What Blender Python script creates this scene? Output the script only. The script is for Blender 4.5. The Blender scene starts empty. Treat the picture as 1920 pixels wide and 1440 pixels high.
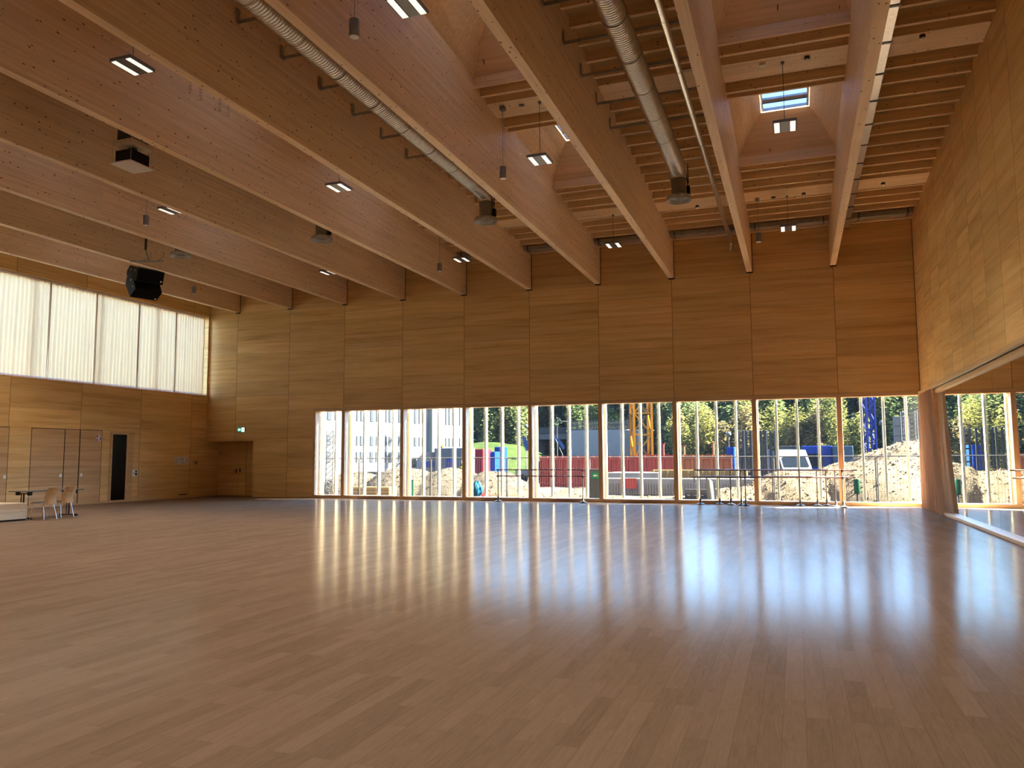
EXT_DIM, LAMP_W, FLOOR_GLOSS = .032, 22.0, .215
import bpy, math, random
from mathutils import Vector, Matrix, noise
R_ = random.Random(7)
C = bpy.context.scene.collection
PI = math.pi
# ------------------------------------------------------------------ camera (fitted to the photograph)
FPX, YAW, PIT, ROL, CH = 1481.3, math.radians(19.684), math.radians(5.332), math.radians(-0.2545), 1.55
_fw = Vector((-math.sin(YAW)*math.cos(PIT), math.cos(YAW)*math.cos(PIT), math.sin(PIT)))
_rt = Vector((math.cos(YAW), math.sin(YAW), 0)); _up = _rt.cross(_fw)
_r2 = math.cos(ROL)*_rt + math.sin(ROL)*_up; _u2 = -math.sin(ROL)*_rt + math.cos(ROL)*_up
def at(u, v, Y):
    d = _fw + _r2*((u-960)/FPX) - _u2*((v-720)/FPX)
    t = Y/d.y
    return Vector((0, 0, CH)) + d*t
cam = bpy.data.objects.new('camera', bpy.data.cameras.new('camera')); C.objects.link(cam)
cam.matrix_world = Matrix(((_r2.x, _u2.x, -_fw.x, 0), (_r2.y, _u2.y, -_fw.y, 0), (_r2.z, _u2.z, -_fw.z, CH), (0, 0, 0, 1)))
cam.data.sensor_width = 36; cam.data.lens = 36*FPX/1920; cam.data.clip_end = 1000; cam.data.clip_start = 0.05
bpy.context.scene.camera = cam
# ------------------------------------------------------------------ the hall's main dimensions
D, XR, XL, W, X0 = 26.985, 3.66, -23.29, 2.5752, 1.3282
YB = -5.0
def bx(i): return X0-(10-i)*W            # centre of roof beam i (1..10)
def bay(i): return bx(i)+W/2             # middle of the bay right of beam i
def zc(y): return 8.95+0.05*(27-y)       # underside of the joists
ZB, BW = 7.658, 0.179                    # beam underside, beam width
GZ = -0.45                               # ground outside
# ------------------------------------------------------------------ mesh builder
class MB:
    def __init__(s): s.v = []; s.f = []; s.sm = []
    def add(s, vs, fs, smooth=False):
        n = len(s.v); s.v += [tuple(p) for p in vs]
        s.f += [tuple(i+n for i in f) for f in fs]; s.sm += [smooth]*len(fs); return s
    def box(s, x0, x1, y0, y1, z0, z1, M=None):
        vs = [Vector((x, y, z)) for z in (z0, z1) for y in (y0, y1) for x in (x0, x1)]
        if M: vs = [M @ p for p in vs]
        return s.add(vs, [(0, 2, 3, 1), (4, 5, 7, 6), (0, 1, 5, 4), (2, 6, 7, 3), (0, 4, 6, 2), (1, 3, 7, 5)])
    def bbox(s, x0, x1, y0, y1, z0, z1, b=0.01, M=None):     # box with chamfered edges
        dx, dy, dz = (x1-x0)/2-b, (y1-y0)/2-b, (z1-z0)/2-b
        c = Vector(((x0+x1)/2, (y0+y1)/2, (z0+z1)/2)); vs = []; idx = {}
        for sx in (-1, 1):
            for sy in (-1, 1):
                for sz in (-1, 1):
                    for a in range(3):
                        o = [0, 0, 0]; o[a] = b
                        idx[(sx, sy, sz, a)] = len(vs)
                        p = c+Vector((sx*(dx+o[0]), sy*(dy+o[1]), sz*(dz+o[2])))
                        vs.append(M @ p if M else p)
        fs = []
        def S(a, s1, ax2, s2, ax3, s3):
            q = [0, 0, 0]; q[a] = s1; q[ax2] = s2; q[ax3] = s3; return tuple(q)
        for a in range(3):
            b2, c2 = (a+1) % 3, (a+2) % 3
            for sg in (-1, 1):
                l = [idx[S(a, sg, b2, p, c2, q)+(a,)] for p, q in ((-1, -1), (1, -1), (1, 1), (-1, 1))]
                fs.append(tuple(l if sg > 0 else l[::-1]))
            for p in (-1, 1):
                for q in (-1, 1):
                    l = [idx[S(a, -1, b2, p, c2, q)+(b2,)], idx[S(a, 1, b2, p, c2, q)+(b2,)], idx[S(a, 1, b2, p, c2, q)+(c2,)], idx[S(a, -1, b2, p, c2, q)+(c2,)]]
                    fs.append(tuple(l if p*q < 0 else l[::-1]))
        for sx in (-1, 1):
            for sy in (-1, 1):
                for sz in (-1, 1):
                    l = [idx[(sx, sy, sz, k)] for k in range(3)]
                    fs.append(tuple(l if sx*sy*sz > 0 else l[::-1]))
        return s.add(vs, fs)
    def cyl(s, a, b, r, n=12, r2=None, cap=True, smooth=True):
        a, b = Vector(a), Vector(b); d = (b-a).normalized()
        u = d.orthogonal().normalized(); w = d.cross(u); r2 = r if r2 is None else r2
        vs = [a+(u*math.cos(2*PI*k/n)+w*math.sin(2*PI*k/n))*r for k in range(n)]+[b+(u*math.cos(2*PI*k/n)+w*math.sin(2*PI*k/n))*r2 for k in range(n)]
        s.add(vs, [(k, (k+1) % n, n+(k+1) % n, n+k) for k in range(n)], smooth)
        if cap: s.add(vs, [tuple(range(n))[::-1], tuple(range(n, 2*n))])
        return s
    def tube(s, pts, r, n=8, cap=True):
        pts = [Vector(p) for p in pts]; vs = []; u = None
        for i, p in enumerate(pts):
            d = (pts[min(i+1, len(pts)-1)]-pts[max(i-1, 0)]).normalized()
            u = d.orthogonal().normalized() if u is None else (u-d*u.dot(d)).normalized()
            w = d.cross(u); rr = r(i/(len(pts)-1)) if callable(r) else r
            vs += [p+(u*math.cos(2*PI*k/n)+w*math.sin(2*PI*k/n))*rr for k in range(n)]
        m = len(pts)
        s.add(vs, [(i*n+k, i*n+(k+1) % n, (i+1)*n+(k+1) % n, (i+1)*n+k) for i in range(m-1) for k in range(n)], True)
        if cap: s.add(vs, [tuple(range(n))[::-1], tuple(range((m-1)*n, m*n))])
        return s
    def bar(s, a, b, w, h=None):      # rectangular bar between two points
        a, b = Vector(a), Vector(b); d = b-a; L = d.length; d.normalize()
        up = Vector((0, 0, 1)) if abs(d.z) < .95 else Vector((0, 1, 0))
        x = d.cross(up).normalized(); z = x.cross(d); h = h or w
        M = Matrix(((x.x, d.x, z.x, a.x), (x.y, d.y, z.y, a.y), (x.z, d.z, z.z, a.z), (0, 0, 0, 1)))
        return s.box(-w/2, w/2, 0, L, -h/2, h/2, M)
    def lathe(s, prof, c=(0, 0, 0), n=24):
        c = Vector(c); m = len(prof)
        vs = [c+Vector((r*math.cos(2*PI*k/n), r*math.sin(2*PI*k/n), z)) for r, z in prof for k in range(n)]
        return s.add(vs, [(i*n+k, i*n+(k+1) % n, (i+1)*n+(k+1) % n, (i+1)*n+k) for i in range(m-1) for k in range(n)], True)
    def prism(s, poly, d0, d1, fn):   # polygon in 2-D pushed between two depths; fn(a, b, d) -> point
        n = len(poly)
        vs = [fn(a, b, d0) for a, b in poly]+[fn(a, b, d1) for a, b in poly]
        return s.add(vs, [tuple(range(n))[::-1], tuple(range(n, 2*n))]+[(k, (k+1) % n, n+(k+1) % n, n+k) for k in range(n)])
    def grid(s, nu, nv, fn, smooth=True, flip=False):
        vs = [fn(i/nu, j/nv) for i in range(nu+1) for j in range(nv+1)]; m = nv+1
        fs = [(i*m+j, (i+1)*m+j, (i+1)*m+j+1, i*m+j+1) for i in range(nu) for j in range(nv)]
        return s.add(vs, [f[::-1] for f in fs] if flip else fs, smooth)
    def rock(s, c, r):
        c = Vector(c); k = R_.random
        vs = [c+Vector((x*r*(.7+.6*k()), y*r*(.7+.6*k()), z*r*(.5+.5*k()))) for x, y, z in ((1, 0, 0), (-1, 0, 0), (0, 1, 0), (0, -1, 0), (0, 0, 1), (0, 0, -1))]
        return s.add(vs, [(0, 2, 4), (2, 1, 4), (1, 3, 4), (3, 0, 4), (2, 0, 5), (1, 2, 5), (3, 1, 5), (0, 3, 5)])
    def build(s, name, mat, parent=None, origin=(0, 0, 0), fix=True):
        me = bpy.data.meshes.new(name); o3 = Vector(origin)
        me.from_pydata([tuple(Vector(p)-o3) for p in s.v], [], s.f)
        me.polygons.foreach_set('use_smooth', s.sm)
        me.materials.append(mat); me.update()
        if fix:
            import bmesh
            bm = bmesh.new(); bm.from_mesh(me); bmesh.ops.recalc_face_normals(bm, faces=bm.faces); bm.to_mesh(me); bm.free()
        o = bpy.data.objects.new(name, me); C.objects.link(o)
        if parent is None: o.location = o3
        else: o.parent = parent
        return o
def tag(o, label=None, cat=None, group=None, kind=None):
    if label: o['label'] = label
    if cat: o['category'] = cat
    if group: o['group'] = group
    if kind: o['kind'] = kind
    return o
def thing(name, label, cat, loc=(0, 0, 0), rz=0.0, group=None):
    o = bpy.data.objects.new(name, None); C.objects.link(o); o.empty_display_size = .2
    o.location = loc; o.rotation_euler = (0, 0, rz)
    return tag(o, label, cat, group)
def dup(root, loc, label, rz=None, group=None, scale=None):
    r = root.copy(); C.objects.link(r); r.location = loc
    if rz is not None: r.rotation_euler = (0, 0, rz)
    if scale is not None: r.scale = scale
    tag(r, label, None, group)
    for ch in list(root.children):
        c = ch.copy(); C.objects.link(c); c.parent = r
        for g in list(ch.children):
            d = g.copy(); C.objects.link(d); d.parent = c
    return r
# ------------------------------------------------------------------ materials
def mat(name):
    m = bpy.data.materials.new(name); m.use_nodes = True
    nt = m.node_tree; nt.nodes.clear()
    out = nt.nodes.new('ShaderNodeOutputMaterial'); return m, nt, out
def N(nt, t, **kw):
    n = nt.nodes.new('ShaderNode'+t)
    for k, v in kw.items():
        if k in n.inputs: n.inputs[k].default_value = v
        else: setattr(n, k, v)
    return n
def pbsdf(nt, out, rough=.5, metal=0.0, spec=.5, col=None):
    p = N(nt, 'BsdfPrincipled'); p.inputs['Roughness'].default_value = rough; p.inputs['Metallic'].default_value = metal
    p.inputs['Specular IOR Level'].default_value = spec
    if col: p.inputs['Base Color'].default_value = (*col, 1)
    nt.links.new(p.outputs[0], out.inputs[0]); return p
DSPEC = 1.0      # gloss factor, lowered before the site materials so their darkened colours keep their hue
def plain(name, col, rough=.5, metal=0.0, spec=.5, var=.12, sc=9.0):      # a plain colour with a little procedural mottling
    m, nt, out = mat(name); p = pbsdf(nt, out, rough, metal, spec*DSPEC)
    tc = N(nt, 'TexCoord'); nz = N(nt, 'TexNoise'); nz.inputs['Scale'].default_value = sc; nz.inputs['Detail'].default_value = 4
    nt.links.new(tc.outputs['Object'], nz.inputs['Vector'])
    rp = N(nt, 'ValToRGB'); e = rp.color_ramp.elements
    e[0].position = .3; e[1].position = .7
    e[0].color = (*[c*(1-var) for c in col], 1); e[1].color = (*[min(1, c*(1+var)) for c in col], 1)
    nt.links.new(nz.outputs[0], rp.inputs[0]); nt.links.new(rp.outputs[0], p.inputs['Base Color'])
    return m
def math_(nt, op, a, b=None, c=None):
    n = N(nt, 'Math', operation=op)
    for i, x in enumerate((a, b, c)):
        if x is None: continue
        if isinstance(x, (int, float)): n.inputs[i].default_value = x
        else: nt.links.new(x, n.inputs[i])
    return n.outputs[0]
def mixc(nt, fac, a, b, mode='MIX'):
    n = N(nt, 'Mix', data_type='RGBA', blend_type=mode)
    for i, x in ((0, fac), (6, a), (7, b)):
        if isinstance(x, tuple): n.inputs[i].default_value = (*x, 1) if len(x) == 3 else x
        elif isinstance(x, (int, float)): n.inputs[i].default_value = x
        else: nt.links.new(x, n.inputs[i])
    return n.outputs[2]
def comb(nt, x, y, z):
    n = N(nt, 'CombineXYZ')
    for i, q in enumerate((x, y, z)):
        if isinstance(q, (int, float)): n.inputs[i].default_value = q
        else: nt.links.new(q, n.inputs[i])
    return n.outputs[0]
def noise_(nt, vec, scale=1.0, detail=3.0, rough=.55, dist=0.0):
    n = N(nt, 'TexNoise'); n.inputs['Scale'].default_value = scale; n.inputs['Detail'].default_value = detail
    n.inputs['Roughness'].default_value = rough; n.inputs['Distortion'].default_value = dist
    nt.links.new(vec, n.inputs['Vector']); return n.outputs[0]
def ramp(nt, fac, *stops):
    n = N(nt, 'ValToRGB'); e = n.color_ramp.elements
    while len(e) < len(stops): e.new(.5)
    for el, (p, c) in zip(e, stops): el.position = p; el.color = (*c, 1)
    nt.links.new(fac, n.inputs[0]); return n.outputs[0]
def wall_wood(name, ax, u0, pw, ph, dark, mid, light, zjoint=0.0):
    """veneered panels: horizontal grain, vertical shadow joints every pw metres, boards ph tall"""
    m, nt, out = mat(name); p = pbsdf(nt, out, .55, 0, .3)
    g = N(nt, 'NewGeometry'); s = N(nt, 'SeparateXYZ'); nt.links.new(g.outputs['Position'], s.inputs[0])
    u = s.outputs[ax]; z = s.outputs[2]
    uu = math_(nt, 'DIVIDE', math_(nt, 'SUBTRACT', u, u0), pw); col = math_(nt, 'FLOOR', uu); fr = math_(nt, 'SUBTRACT', uu, col)
    zz = math_(nt, 'DIVIDE', math_(nt, 'SUBTRACT', z, zjoint), ph); row = math_(nt, 'FLOOR', zz); fz = math_(nt, 'SUBTRACT', zz, row)
    wn = N(nt, 'TexWhiteNoise', noise_dimensions='2D'); nt.links.new(comb(nt, col, row, 0), wn.inputs['Vector'])
    rnd = wn.outputs['Value']
    v1 = comb(nt, math_(nt, 'MULTIPLY', u, .35), math_(nt, 'MULTIPLY', rnd, 40), math_(nt, 'MULTIPLY', z, 7.0))
    v2 = comb(nt, math_(nt, 'MULTIPLY', u, 1.3), math_(nt, 'MULTIPLY', rnd, 40), math_(nt, 'MULTIPLY', z, 60.0))
    n1 = noise_(nt, v1, 1, 5, .6, .4); n2 = noise_(nt, v2, 1, 3, .6)
    f = math_(nt, 'ADD', math_(nt, 'MULTIPLY', n1, .75), math_(nt, 'MULTIPLY', n2, .25))
    c = ramp(nt, f, (.30, dark), (.47, mid), (.66, light))
    br = math_(nt, 'ADD', .9, math_(nt, 'MULTIPLY', rnd, .2))
    c = mixc(nt, 1.0, c, comb(nt, br, br, br), 'MULTIPLY')
    d = math_(nt, 'MULTIPLY', math_(nt, 'SUBTRACT', .5, math_(nt, 'ABSOLUTE', math_(nt, 'SUBTRACT', fr, .5))), pw)
    jv = math_(nt, 'LESS_THAN', d, .008)
    dz = math_(nt, 'MULTIPLY', math_(nt, 'SUBTRACT', .5, math_(nt, 'ABSOLUTE', math_(nt, 'SUBTRACT', fz, .5))), ph)
    jh = math_(nt, 'MULTIPLY', math_(nt, 'LESS_THAN', dz, .005), .35)
    c = mixc(nt, math_(nt, 'MAXIMUM', math_(nt, 'MULTIPLY', jv, .85), jh), c, (dark[0]*.25, dark[1]*.2, dark[2]*.2))
    nt.links.new(c, p.inputs['Base Color']); return m
def beam_wood(name, dark, mid, light, ax=1, knots=1.0, lam=.04, rough=.5):
    """glued spruce: lamella lines, streaks along ax, dark knots; offset per object"""
    m, nt, out = mat(name); p = pbsdf(nt, out, rough, 0, .35)
    tc = N(nt, 'TexCoord'); s = N(nt, 'SeparateXYZ'); nt.links.new(tc.outputs['Object'], s.inputs[0])
    oi = N(nt, 'ObjectInfo'); off = math_(nt, 'MULTIPLY', oi.outputs['Random'], 60)
    along = math_(nt, 'ADD', s.outputs[ax], off); o1, o2 = [s.outputs[i] for i in range(3) if i != ax]
    lamid = math_(nt, 'FLOOR', math_(nt, 'DIVIDE', o2, lam))
    v1 = comb(nt, math_(nt, 'MULTIPLY', along, .5), math_(nt, 'MULTIPLY', o1, 12), math_(nt, 'MULTIPLY', o2, 16))
    v2 = comb(nt, math_(nt, 'MULTIPLY', along, 2.2), math_(nt, 'MULTIPLY', o1, 60), math_(nt, 'MULTIPLY', o2, 110))
    f = math_(nt, 'ADD', math_(nt, 'MULTIPLY', noise_(nt, v1, 1, 4), .7), math_(nt, 'MULTIPLY', noise_(nt, v2, 1, 2), .3))
    c = ramp(nt, f, (.32, dark), (.5, mid), (.68, light))
    wn = N(nt, 'TexWhiteNoise', noise_dimensions='2D')
    nt.links.new(comb(nt, lamid, math_(nt, 'FLOOR', math_(nt, 'MULTIPLY', along, .22)), 0), wn.inputs['Vector'])
    br = math_(nt, 'ADD', .94, math_(nt, 'MULTIPLY', wn.outputs['Value'], .12)); c = mixc(nt, 1.0, c, comb(nt, br, br, br), 'MULTIPLY')
    if knots:
        vo = N(nt, 'TexVoronoi', feature='F1', voronoi_dimensions='2D'); vo.inputs['Scale'].default_value = 1.0; vo.inputs['Randomness'].default_value = 1
        nt.links.new(comb(nt, math_(nt, 'MULTIPLY', along, 3.5), math_(nt, 'ADD', math_(nt, 'MULTIPLY', o1, 5.3), math_(nt, 'MULTIPLY', o2, 6.1)), 0), vo.inputs['Vector'])
        sel = N(nt, 'TexWhiteNoise', noise_dimensions='3D'); nt.links.new(vo.outputs['Position'], sel.inputs['Vector'])
        rad = math_(nt, 'MULTIPLY', math_(nt, 'MAXIMUM', math_(nt, 'SUBTRACT', sel.outputs['Value'], .30), 0), .15*knots)
        k = math_(nt, 'LESS_THAN', vo.outputs['Distance'], rad)
        c = mixc(nt, math_(nt, 'MULTIPLY', k, .88), c, (dark[0]*.22, dark[1]*.13, dark[2]*.10))
    nt.links.new(c, p.inputs['Base Color']); return m
M = {}
WD, WM, WL = (.52, .285, .095), (.70, .43, .155), (.80, .54, .23)
M['wall_b'] = wall_wood('veneer_panels_window_wall', 0, bx(1), W, .585, WD, WM, WL, 3.53)
M['wall_l'] = wall_wood('veneer_panels_left_wall', 1, 18.07, 2.66, .64, WD, WM, WL, .03)
M['wall_r'] = wall_wood('veneer_panels_right_wall', 1, 18.97, 1.28, .62, WD, WM, WL, 3.41)
M['trim'] = beam_wood('spruce_trim', (.50, .30, .13), (.60, .38, .18), (.68, .45, .23), 0, .4)
M['trimY'] = beam_wood('spruce_trim_lengthways', (.50, .30, .13), (.60, .38, .18), (.68, .45, .23), 1, .4)
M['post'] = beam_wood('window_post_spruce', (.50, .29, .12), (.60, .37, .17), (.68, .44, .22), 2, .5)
M['fin'] = beam_wood('darkened_spruce_fin', (.15, .11, .055), (.19, .143, .075), (.22, .17, .095), 2, .3)  # fin colour darkened to hold down the glare of its sunlit faces
M['beam'] = beam_wood('glulam_spruce', (.66, .44, .24), (.77, .54, .31), (.84, .62, .38), 1, 1.0)
M['joist'] = beam_wood('joist_spruce', (.64, .43, .22), (.75, .53, .29), (.82, .60, .36), 0, .8)
M['well'] = beam_wood('skylight_lining_spruce', (.62, .40, .20), (.72, .48, .26), (.78, .55, .32), 0, .55)
M['deck'] = plain('wood_fibre_board', (.54, .39, .20), .9, var=.2, sc=60)
def fm():
    m, nt, out = mat('parquet'); df = N(nt, 'BsdfDiffuse'); gl = N(nt, 'BsdfGlossy'); fr = N(nt, 'Fresnel'); fr.inputs['IOR'].default_value = 1.42; mx = N(nt, 'MixShader')
    nt.links.new(math_(nt, 'MULTIPLY', fr.outputs[0], FLOOR_GLOSS), mx.inputs[0]); nt.links.new(df.outputs[0], mx.inputs[1]); nt.links.new(gl.outputs[0], mx.inputs[2]); nt.links.new(mx.outputs[0], out.inputs[0])
    g = N(nt, 'NewGeometry'); s = N(nt, 'SeparateXYZ'); nt.links.new(g.outputs['Position'], s.inputs[0])
    x, y = s.outputs[0], s.outputs[1]
    b = N(nt, 'TexBrick'); b.offset = .37; b.offset_frequency = 2; b.squash = 1
    b.inputs['Scale'].default_value = 1; b.inputs['Brick Width'].default_value = .92; b.inputs['Row Height'].default_value = .128
    b.inputs['Mortar Size'].default_value = .0012; b.inputs['Mortar Smooth'].default_value = 0; b.inputs['Bias'].default_value = 0
    b.inputs['Color1'].default_value = (0, 0, 0, 1); b.inputs['Color2'].default_value = (1, 1, 1, 1); b.inputs['Mortar'].default_value = (.5, .5, .5, 1)
    nt.links.new(comb(nt, y, x, 0), b.inputs['Vector'])
    row = math_(nt, 'FLOOR', math_(nt, 'DIVIDE', x, .128)); sep = N(nt, 'SeparateColor'); nt.links.new(b.outputs['Color'], sep.inputs[0])
    rnd = math_(nt, 'ADD', math_(nt, 'MULTIPLY', sep.outputs[0], 17.0), math_(nt, 'MULTIPLY', row, 3.7))
    n1 = noise_(nt, comb(nt, math_(nt, 'MULTIPLY', x, 16), math_(nt, 'MULTIPLY', y, 1.4), rnd), 1, 4, .6, 1.2)
    n2 = noise_(nt, comb(nt, math_(nt, 'MULTIPLY', x, 110), math_(nt, 'MULTIPLY', y, 5), rnd), 1, 2, .6)
    w = math_(nt, 'SINE', math_(nt, 'MULTIPLY', n1, 42)); w = math_(nt, 'MULTIPLY', w, .035)
    f = math_(nt, 'ADD', math_(nt, 'ADD', math_(nt, 'MULTIPLY', sep.outputs[0], .20), math_(nt, 'MULTIPLY', n2, .3)), math_(nt, 'ADD', math_(nt, 'MULTIPLY', n1, .3), w))
    c = ramp(nt, f, (.10, (.155, .102, .066)), (.42, (.225, .150, .101)), (.78, (.285, .195, .136)))
    c = mixc(nt, math_(nt, 'MULTIPLY', b.outputs['Fac'], .55), c, (.10, .06, .04))
    nt.links.new(c, df.inputs[0])
    rr = math_(nt, 'ADD', .125, math_(nt, 'MULTIPLY', n2, .06)); rr = math_(nt, 'ADD', rr, math_(nt, 'MULTIPLY', sep.outputs[0], .015)); nt.links.new(rr, gl.inputs['Roughness'])
    bp = N(nt, 'Bump'); bp.inputs['Strength'].default_value = .12; bp.inputs['Distance'].default_value = .001
    nt.links.new(math_(nt, 'ADD', math_(nt, 'MULTIPLY', sep.outputs[0], .3), math_(nt, 'MULTIPLY', b.outputs['Fac'], -2)), bp.inputs['Height']); nt.links.new(bp.outputs[0], gl.inputs['Normal']); nt.links.new(bp.outputs[0], df.inputs['Normal'])
    return m
M['floor'] = fm()
def glass(name, tint, refl=1.0, veil=0.0):
    m, nt, out = mat(name)
    t = N(nt, 'BsdfTransparent'); t.inputs[0].default_value = (*tint, 1)
    g = N(nt, 'BsdfGlossy'); g.inputs['Roughness'].default_value = 0.0
    fr = N(nt, 'Fresnel'); fr.inputs['IOR'].default_value = 1.45
    mx = N(nt, 'MixShader'); nt.links.new(math_(nt, 'MULTIPLY', fr.outputs[0], refl), mx.inputs[0])
    nt.links.new(t.outputs[0], mx.inputs[1]); nt.links.new(g.outputs[0], mx.inputs[2])
    if veil:      # added translucent film that washes out the view like haze
        nz_ = N(nt, 'TexNoise'); nz_.inputs['Scale'].default_value = 1.3; tc = N(nt, 'TexCoord'); nt.links.new(tc.outputs['Object'], nz_.inputs[0])
        tl = N(nt, 'BsdfTranslucent'); nt.links.new(ramp(nt, nz_.outputs[0], (.3, (.75, .75, .74)), (.7, (.9, .9, .88))), tl.inputs[0]); m2 = N(nt, 'MixShader'); m2.inputs[0].default_value = veil
        nt.links.new(mx.outputs[0], m2.inputs[1]); nt.links.new(tl.outputs[0], m2.inputs[2]); mx = m2
    nt.links.new(mx.outputs[0], out.inputs[0]); return m
M['glass'] = glass('window_glass', (.90, .93, .92), .8, .0032)
M['skyglass'] = glass('skylight_glass', (.44, .42, .41), .5)
def mir():
    m, nt, out = mat('silvered_mirror'); g = N(nt, 'BsdfGlossy'); g.inputs['Roughness'].default_value = 0.0
    tc = N(nt, 'TexCoord'); nz = N(nt, 'TexNoise'); nz.inputs['Scale'].default_value = .5; nt.links.new(tc.outputs['Object'], nz.inputs[0])
    nt.links.new(ramp(nt, nz.outputs[0], (.3, (.80, .82, .80)), (.7, (.83, .85, .83))), g.inputs[0]); nt.links.new(g.outputs[0], out.inputs[0]); return m
M['mirror'] = mir()
def cloth(name, col, trans, open_=0.0, weave=300):
    m, nt, out = mat(name)
    tc = N(nt, 'TexCoord'); s = N(nt, 'SeparateXYZ'); nt.links.new(tc.outputs['Object'], s.inputs[0])
    n = noise_(nt, comb(nt, math_(nt, 'MULTIPLY', s.outputs[0], 6), math_(nt, 'MULTIPLY', s.outputs[1], 6), math_(nt, 'MULTIPLY', s.outputs[2], .4)), 1, 3)
    c = ramp(nt, n, (.3, tuple(x*.92 for x in col)), (.7, col))
    d = N(nt, 'BsdfDiffuse'); t = N(nt, 'BsdfTranslucent'); nt.links.new(c, d.inputs[0]); nt.links.new(c, t.inputs[0])
    a = N(nt, 'MixShader'); a.inputs[0].default_value = trans; nt.links.new(d.outputs[0], a.inputs[1]); nt.links.new(t.outputs[0], a.inputs[2])
    tr = N(nt, 'BsdfTransparent'); b = N(nt, 'MixShader'); b.inputs[0].default_value = open_
    nt.links.new(a.outputs[0], b.inputs[1]); nt.links.new(tr.outputs[0], b.inputs[2]); nt.links.new(b.outputs[0], out.inputs[0]); return m
M['sheer'] = cloth('sheer_curtain', (.74, .54, .34), .30, .012)
M['hem'] = cloth('curtain_hem', (.62, .42, .34), .35, 0)
M['drape'] = cloth('tan_drape', (.74, .55, .40), .35, 0)
def emis(name, col, st):
    m, nt, out = mat(name); p = pbsdf(nt, out, .4, 0, .5, col)
    tc = N(nt, 'TexCoord'); nz = N(nt, 'TexNoise'); nz.inputs['Scale'].default_value = 30; nt.links.new(tc.outputs['Object'], nz.inputs[0])
    nt.links.new(ramp(nt, nz.outputs[0], (0, col), (1, col)), p.inputs['Emission Color']); p.inputs['Emission Strength'].default_value = st; return m
LAMP = .24
M['lamp'] = emis('lamp_diffuser', (1.0, .90, .74), LAMP)
M['exitgreen'] = emis('exit_sign_green', (.02, .30, .16), .18)
M['exitwhite'] = emis('exit_sign_white', (.8, .95, .88), .30)
M['lampbody'] = plain('lamp_grey_metal', (.20, .20, .21), .45, .6)
M['cylgrey'] = plain('speaker_grey_paint', (.24, .23, .23), .45, .2)
M['white'] = plain('white_plastic', (.80, .79, .75), .5, var=.04)
M['paper'] = plain('paper', (.80, .79, .74), .8, var=.05)
M['black'] = plain('black_paint', (.005, .005, .0055), .5, 0, .2)
M['blackgrille'] = plain('black_grille', (.005, .005, .0055), .8, 0, .1, var=.4, sc=120)
M['darkmetal'] = plain('dark_metal', (.06, .055, .05), .4, .7)
M['steel'] = plain('brushed_steel', (.55, .54, .52), .32, 1.0)
M['galv'] = plain('galvanised_steel', (.62, .59, .53), .30, .9, var=.1, sc=14)
M['galvdull'] = plain('dull_galvanised_steel', (.42, .40, .36), .5, .7, var=.15, sc=8)
M['chrome'] = plain('chrome', (.75, .74, .72), .15, 1.0, var=.03)
M['ply'] = beam_wood('beech_ply', (.42, .21, .07), (.52, .28, .10), (.60, .34, .13), 2, 0, .5, .35)
M['darkglass'] = plain('dark_door_glass', (.006, .005, .004), .15, 0, .15)
M['barwood'] = plain('dark_barre_wood', (.18, .085, .06), .4, var=.2)
M['castiron'] = plain('barre_cast_iron', (.10, .085, .07), .45, .6)
M['podium'] = beam_wood('podium_lamella_oak', (.48, .36, .23), (.60, .47, .32), (.70, .57, .42), 1, 0, .055, .5)
M['gap'] = plain('shadow_gap_black', (.02, .012, .008), .9)

M['signwhite']=plain('sign_white',(.09,.09,.086),.6,var=.03); M['paper2']=plain('pale_plate',(.62,.55,.47),.6,var=.03); M['tabletop']=plain('table_dark_top',(.10,.075,.06),.4)
def X(*c): return tuple(EXT_DIM*q for q in c)  # site colours darkened to offset the boosted sun and sky
def XF(*c): return tuple(2.2*EXT_DIM*q for q in c)
# ================================================================== the setting
def struct(o): o['kind'] = 'structure'; return o
fl = MB().box(XL-.3, 3.9, YB, D+.42, -.2, 0).box(XL-.3, -20.5, D+.42, 28.3, -.2, 0).build('floor', M['floor']); struct(fl)
NX, NZ, WX = -20.93, 2.285, -18.083          # niche right edge, niche head, left end of the window strip
w = MB()
w.box(WX, 3.95, D, D+.38, 3.53, 10.6); w.box(NX, WX, D, D+.38, 0, 10.6); w.box(XL-.3, NX, D, D+.38, NZ, 10.6)
w.box(NX, NX+.3, D+.38, 28.1, 0, 2.7); w.box(XL-.5, NX+.3, 27.80, 28.1, 0, 2.7); w.box(XL-.5, NX, D+.38, 27.8, NZ, 2.7)
wb = w.build('wall_back', M['wall_b']); struct(wb)
LZ0, LZ1, LY1 = 4.20, 7.56, 26.90
w = MB(); w.box(XL-.35, XL, YB, 27.8, 0, LZ0).box(XL-.35, XL, YB, 27.4, LZ1, 10.8).box(XL-.35, XL, LY1, 27.4, LZ0, LZ1).box(XL-.35, XL, YB, 1.0, LZ0, LZ1)
struct(w.build('wall_left', M['wall_l']))
w = MB(); w.box(XR, XR+.3, YB, 27.4, 3.51, 10.9).box(3.76, XR+.3, YB, D, 0, 3.6)
struct(w.build('wall_right', M['wall_r']))
struct(MB().box(XL-.35, 3.96, YB-.3, YB, 0, 10.9).build('wall_front', M['wall_b']))
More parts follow.
